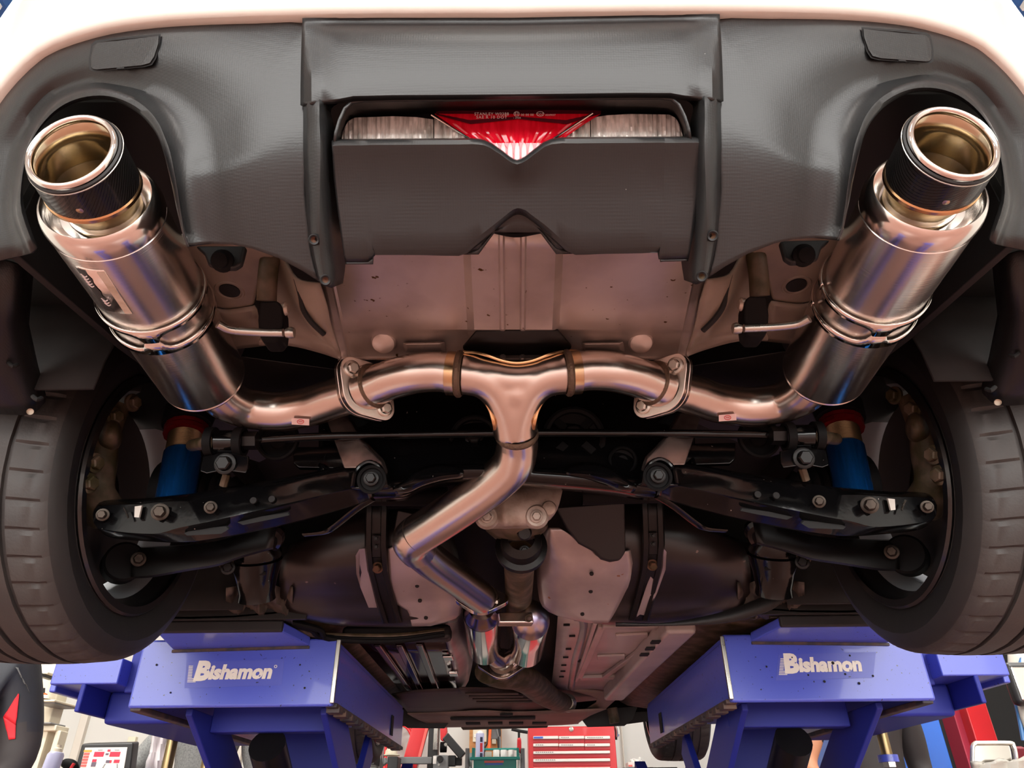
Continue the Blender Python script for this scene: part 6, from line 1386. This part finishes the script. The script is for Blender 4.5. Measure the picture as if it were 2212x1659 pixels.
def face(ob, hair=True):
    """eyes, nose, mouth, ears and hair as parts, in the body's own frame"""
    def loc(p): return ob.location + Matrix.Rotation(ob.rotation_euler.z, 3, 'Z') @ Vector(p)
    ROOT[ob.name] = Vector(ob.location)
    def put(nm, m, mt):
        rm = Matrix.Rotation(ob.rotation_euler.z, 3, 'Z'); m.v = [Vector(v) + Vector(ob.location) for v in m.v]; return m.build(nm, mt, ob)
    for sx in (-1, 1):
        m = MB(); m.lathe([(-.012, .0001), (-.008, .010), (0, .012), (.008, .0001)], (sx * .031, -.098, 1.625), (0, -1, 0), 12); put('eye', m, M_wht)
        m = MB(); m.lathe([(0, .0001), (.003, .012), (.008, .022), (-.002, .026)], (sx * .078, -.01, 1.605), (sx, -.2, 0), 12); put('ear', m, M_skin)
    m = MB(); m.tube([(0, -.10, 1.63), (0, -.122, 1.598), (0, -.100, 1.590)], .011, 10, 3); put('nose', m, M_skin)
    m = MB(); m.tube([(-.024, -.098, 1.562), (0, -.106, 1.56), (.024, -.098, 1.562)], .005, 8, 3); put('mouth', m, pm('lips_' + ob.name, (160, 92, 84), .5))
    m = MB(); m.lathe([(.098, .0001), (.09, .045), (.06, .078), (.02, .092), (-.02, .092), (-.05, .080)], (0, .016, 1.66), (0, .15, 1), 24); put('hair', m, M_hair)
M_navyj = pm('dark_navy_jacket', (38, 42, 50), .65, vrgb=(48, 46, 48), vscale=5, bump=.4, bscale=24); M_char = pm('charcoal_cloth', (58, 54, 54), .7, bump=.4, bscale=20); M_shoe = pm('black_shoe', (20, 20, 20), .5)
M_gmesh = pm('grey_mesh_uniform', (134, 136, 134), .8, vrgb=(108, 110, 110), vscale=160, bump=.4, bscale=30); M_whc = pm('white_cloth', (232, 226, 228), .7, bump=.4, bscale=14); M_glove = pm('black_glove', (18, 18, 19), .6)
def picker(top, sleeves, hands):
    def f(c):
        if c.z > 1.47 and abs(c.x) < .14: return 2
        if c.z < .10: return 3
        if c.z < .92 and abs(c.x) < .27 and c.y > -.2: return 1
        for w, r in hands:
            if (c - Vector(w)).length < r: return 2
        for w, r in sleeves:
            if (c - Vector(w)).length < r: return 4
        return 0
    return f
# person in the dark jacket at the left edge
ra, la = ((-.27, .04, 1.14), (-.25, -.10, .92), (0, -.3, -1)), ((.255, .05, 1.13), (.22, -.14, .95), (0, -.5, -1))
J, E = body_joints(ra, la)
for k_ in J:
    if k_[1:] in ('sho', 'elb'): J[k_] = (J[k_][0], (J[k_][1][0] * 1.25, J[k_][1][1] * 1.25))
J['chest'] = (J['chest'][0], (.19, .14)); J['waist'] = (J['waist'][0], (.18, .135)); J['pelvis'] = (J['pelvis'][0], (.17, .13))
pa = person('person', 'person in a dark navy jacket with a red flash, cut by the left edge', (-1.80, 2.42, FLOOR), .15, J, E, [M_navyj, M_char, M_skin, M_shoe, M_char], picker(0, [((.2, 0, 1.1), .14)], [(ra[1], .06), (Vector(ra[1]) + Vector((0, -.05, -.12)), .1), (la[1], .06), (Vector(la[1]) + Vector((0, -.06, -.12)), .1)]))
face(pa)
from mathutils.bvhtree import BVHTree
def on_body(ob, pts, name, mat, n=8, off=.004):           # a sewn-on panel lying on the clothes
    mw = Matrix.Translation(ob.location) @ Matrix.Rotation(ob.rotation_euler.z, 4, 'Z')
    bv = BVHTree.FromPolygons([mw @ v.co for v in ob.data.vertices], [tuple(p.vertices) for p in ob.data.polygons])
    rows = []
    for j in range(n + 1):
        l_, r_ = Vector(pts[0]).lerp(Vector(pts[3]), j / n), Vector(pts[1]).lerp(Vector(pts[2]), j / n); r = []
        for i in range(n + 1):
            q = l_.lerp(r_, i / n); d = ray(q.x, q.y).normalized(); h = bv.ray_cast(Vector((0, 0, 0)), d)
            r.append(h[0] + h[1] * off if h[0] else None)
        rows.append(r)
    last = next(p for r in rows for p in r if p)
    for r in rows:
        for i, p in enumerate(r):
            if p is None: r[i] = last.copy()
            last = r[i]
    m = MB(); m.grid(rows); ROOT[ob.name] = Vector(ob.location)
    m.v = [Matrix.Rotation(-ob.rotation_euler.z, 3, 'Z') @ (v - ob.location) + ob.location for v in m.v]
    return m.build(name, mat, ob, solid=.002, off=1)
M_flash = pm('red_jacket_flash', (226, 40, 52), .6)
on_body(pa, [(39, 1498), (41, 1500), (35, 1566), (9, 1548)], 'red_flash', M_flash)
on_body(pa, [(9, 1548), (35, 1566), (34, 1596), (20, 1598)], 'red_flash', M_flash)
on_body(pa, [(33, 1442), (38, 1442), (62, 1498), (52, 1472)], 'grey_piping', pm('grey_piping', (112, 114, 112), .6))
# person in grey working at the balancer, seen between the lift legs
wr = (-.36, -.24, 1.16)
ra, la = ((-.33, -.02, 1.20), wr, (-.4, -.8, -.2)), ((.28, .05, 1.12), (.24, -.16, .95), (0, -.5, -1))
J, E = body_joints(ra, la)
pb = person('person', 'person in grey mesh workwear standing behind the left lift legs', (-1.60, 4.12, FLOOR), .25, J, E, [M_gmesh, M_char, M_skin, M_shoe, M_gmesh], picker(0, [], [(wr, .05), (Vector(wr) + Vector((-.05, -.09, -.02)), .1), (la[1], .05), (Vector(la[1]) + Vector((0, -.06, -.12)), .1)]))
face(pb)
tw = thing('white_towel', 'crumpled white towel hanging at the grey worker beside the left lift leg', 'towel', PY(345, 1600, 3.72))
rows = []
for j in range(9):
    v = 1535 + j * 18
    rows.append([PY(lerp(331, 364, i / 8) - j * 1.2, v, 3.72 + .02 * math.sin(i * 1.4 + j * .8) + .012 * math.sin(j * 1.9)) for i in range(9)])
m = MB(); m.grid(rows); m.build('folded_cloth', M_whc, tw, solid=.02, ang=80)
# person with bare forearms at the blue van
ra, la = ((-.30, -.02, 1.16), (-.22, -.20, 1.0), (.3, -.6, -.6)), ((.20, .05, 1.13), (.18, -.14, .96), (0, -.5, -1))
J, E = body_joints(ra, la)
for k_ in ('chest', 'waist', 'pelvis'): J[k_] = (J[k_][0], (J[k_][1][0] * .85, J[k_][1][1]))
def pickc(c):
    if c.z > 1.47 and abs(c.x) < .14: return 2
    if c.z < .10: return 3
    if c.z < .92 and abs(c.x) < .25: return 1
    e, w = Vector(ra[0]), Vector(ra[1])
    if (c - w).length < .05 or (c - (w + Vector((.03, -.06, -.06)))).length < .11: return 4
    if c.x < -.20 and c.z < 1.30: return 2
    if c.x > .2 and c.z < 1.1: return 2
    return 0
pc = person('person', 'person with a bare forearm and black glove behind the right lift leg', (1.60, 3.60, FLOOR), -.2, J, E, [M_char, M_char, M_skin, M_shoe, M_glove], pickc)
face(pc)
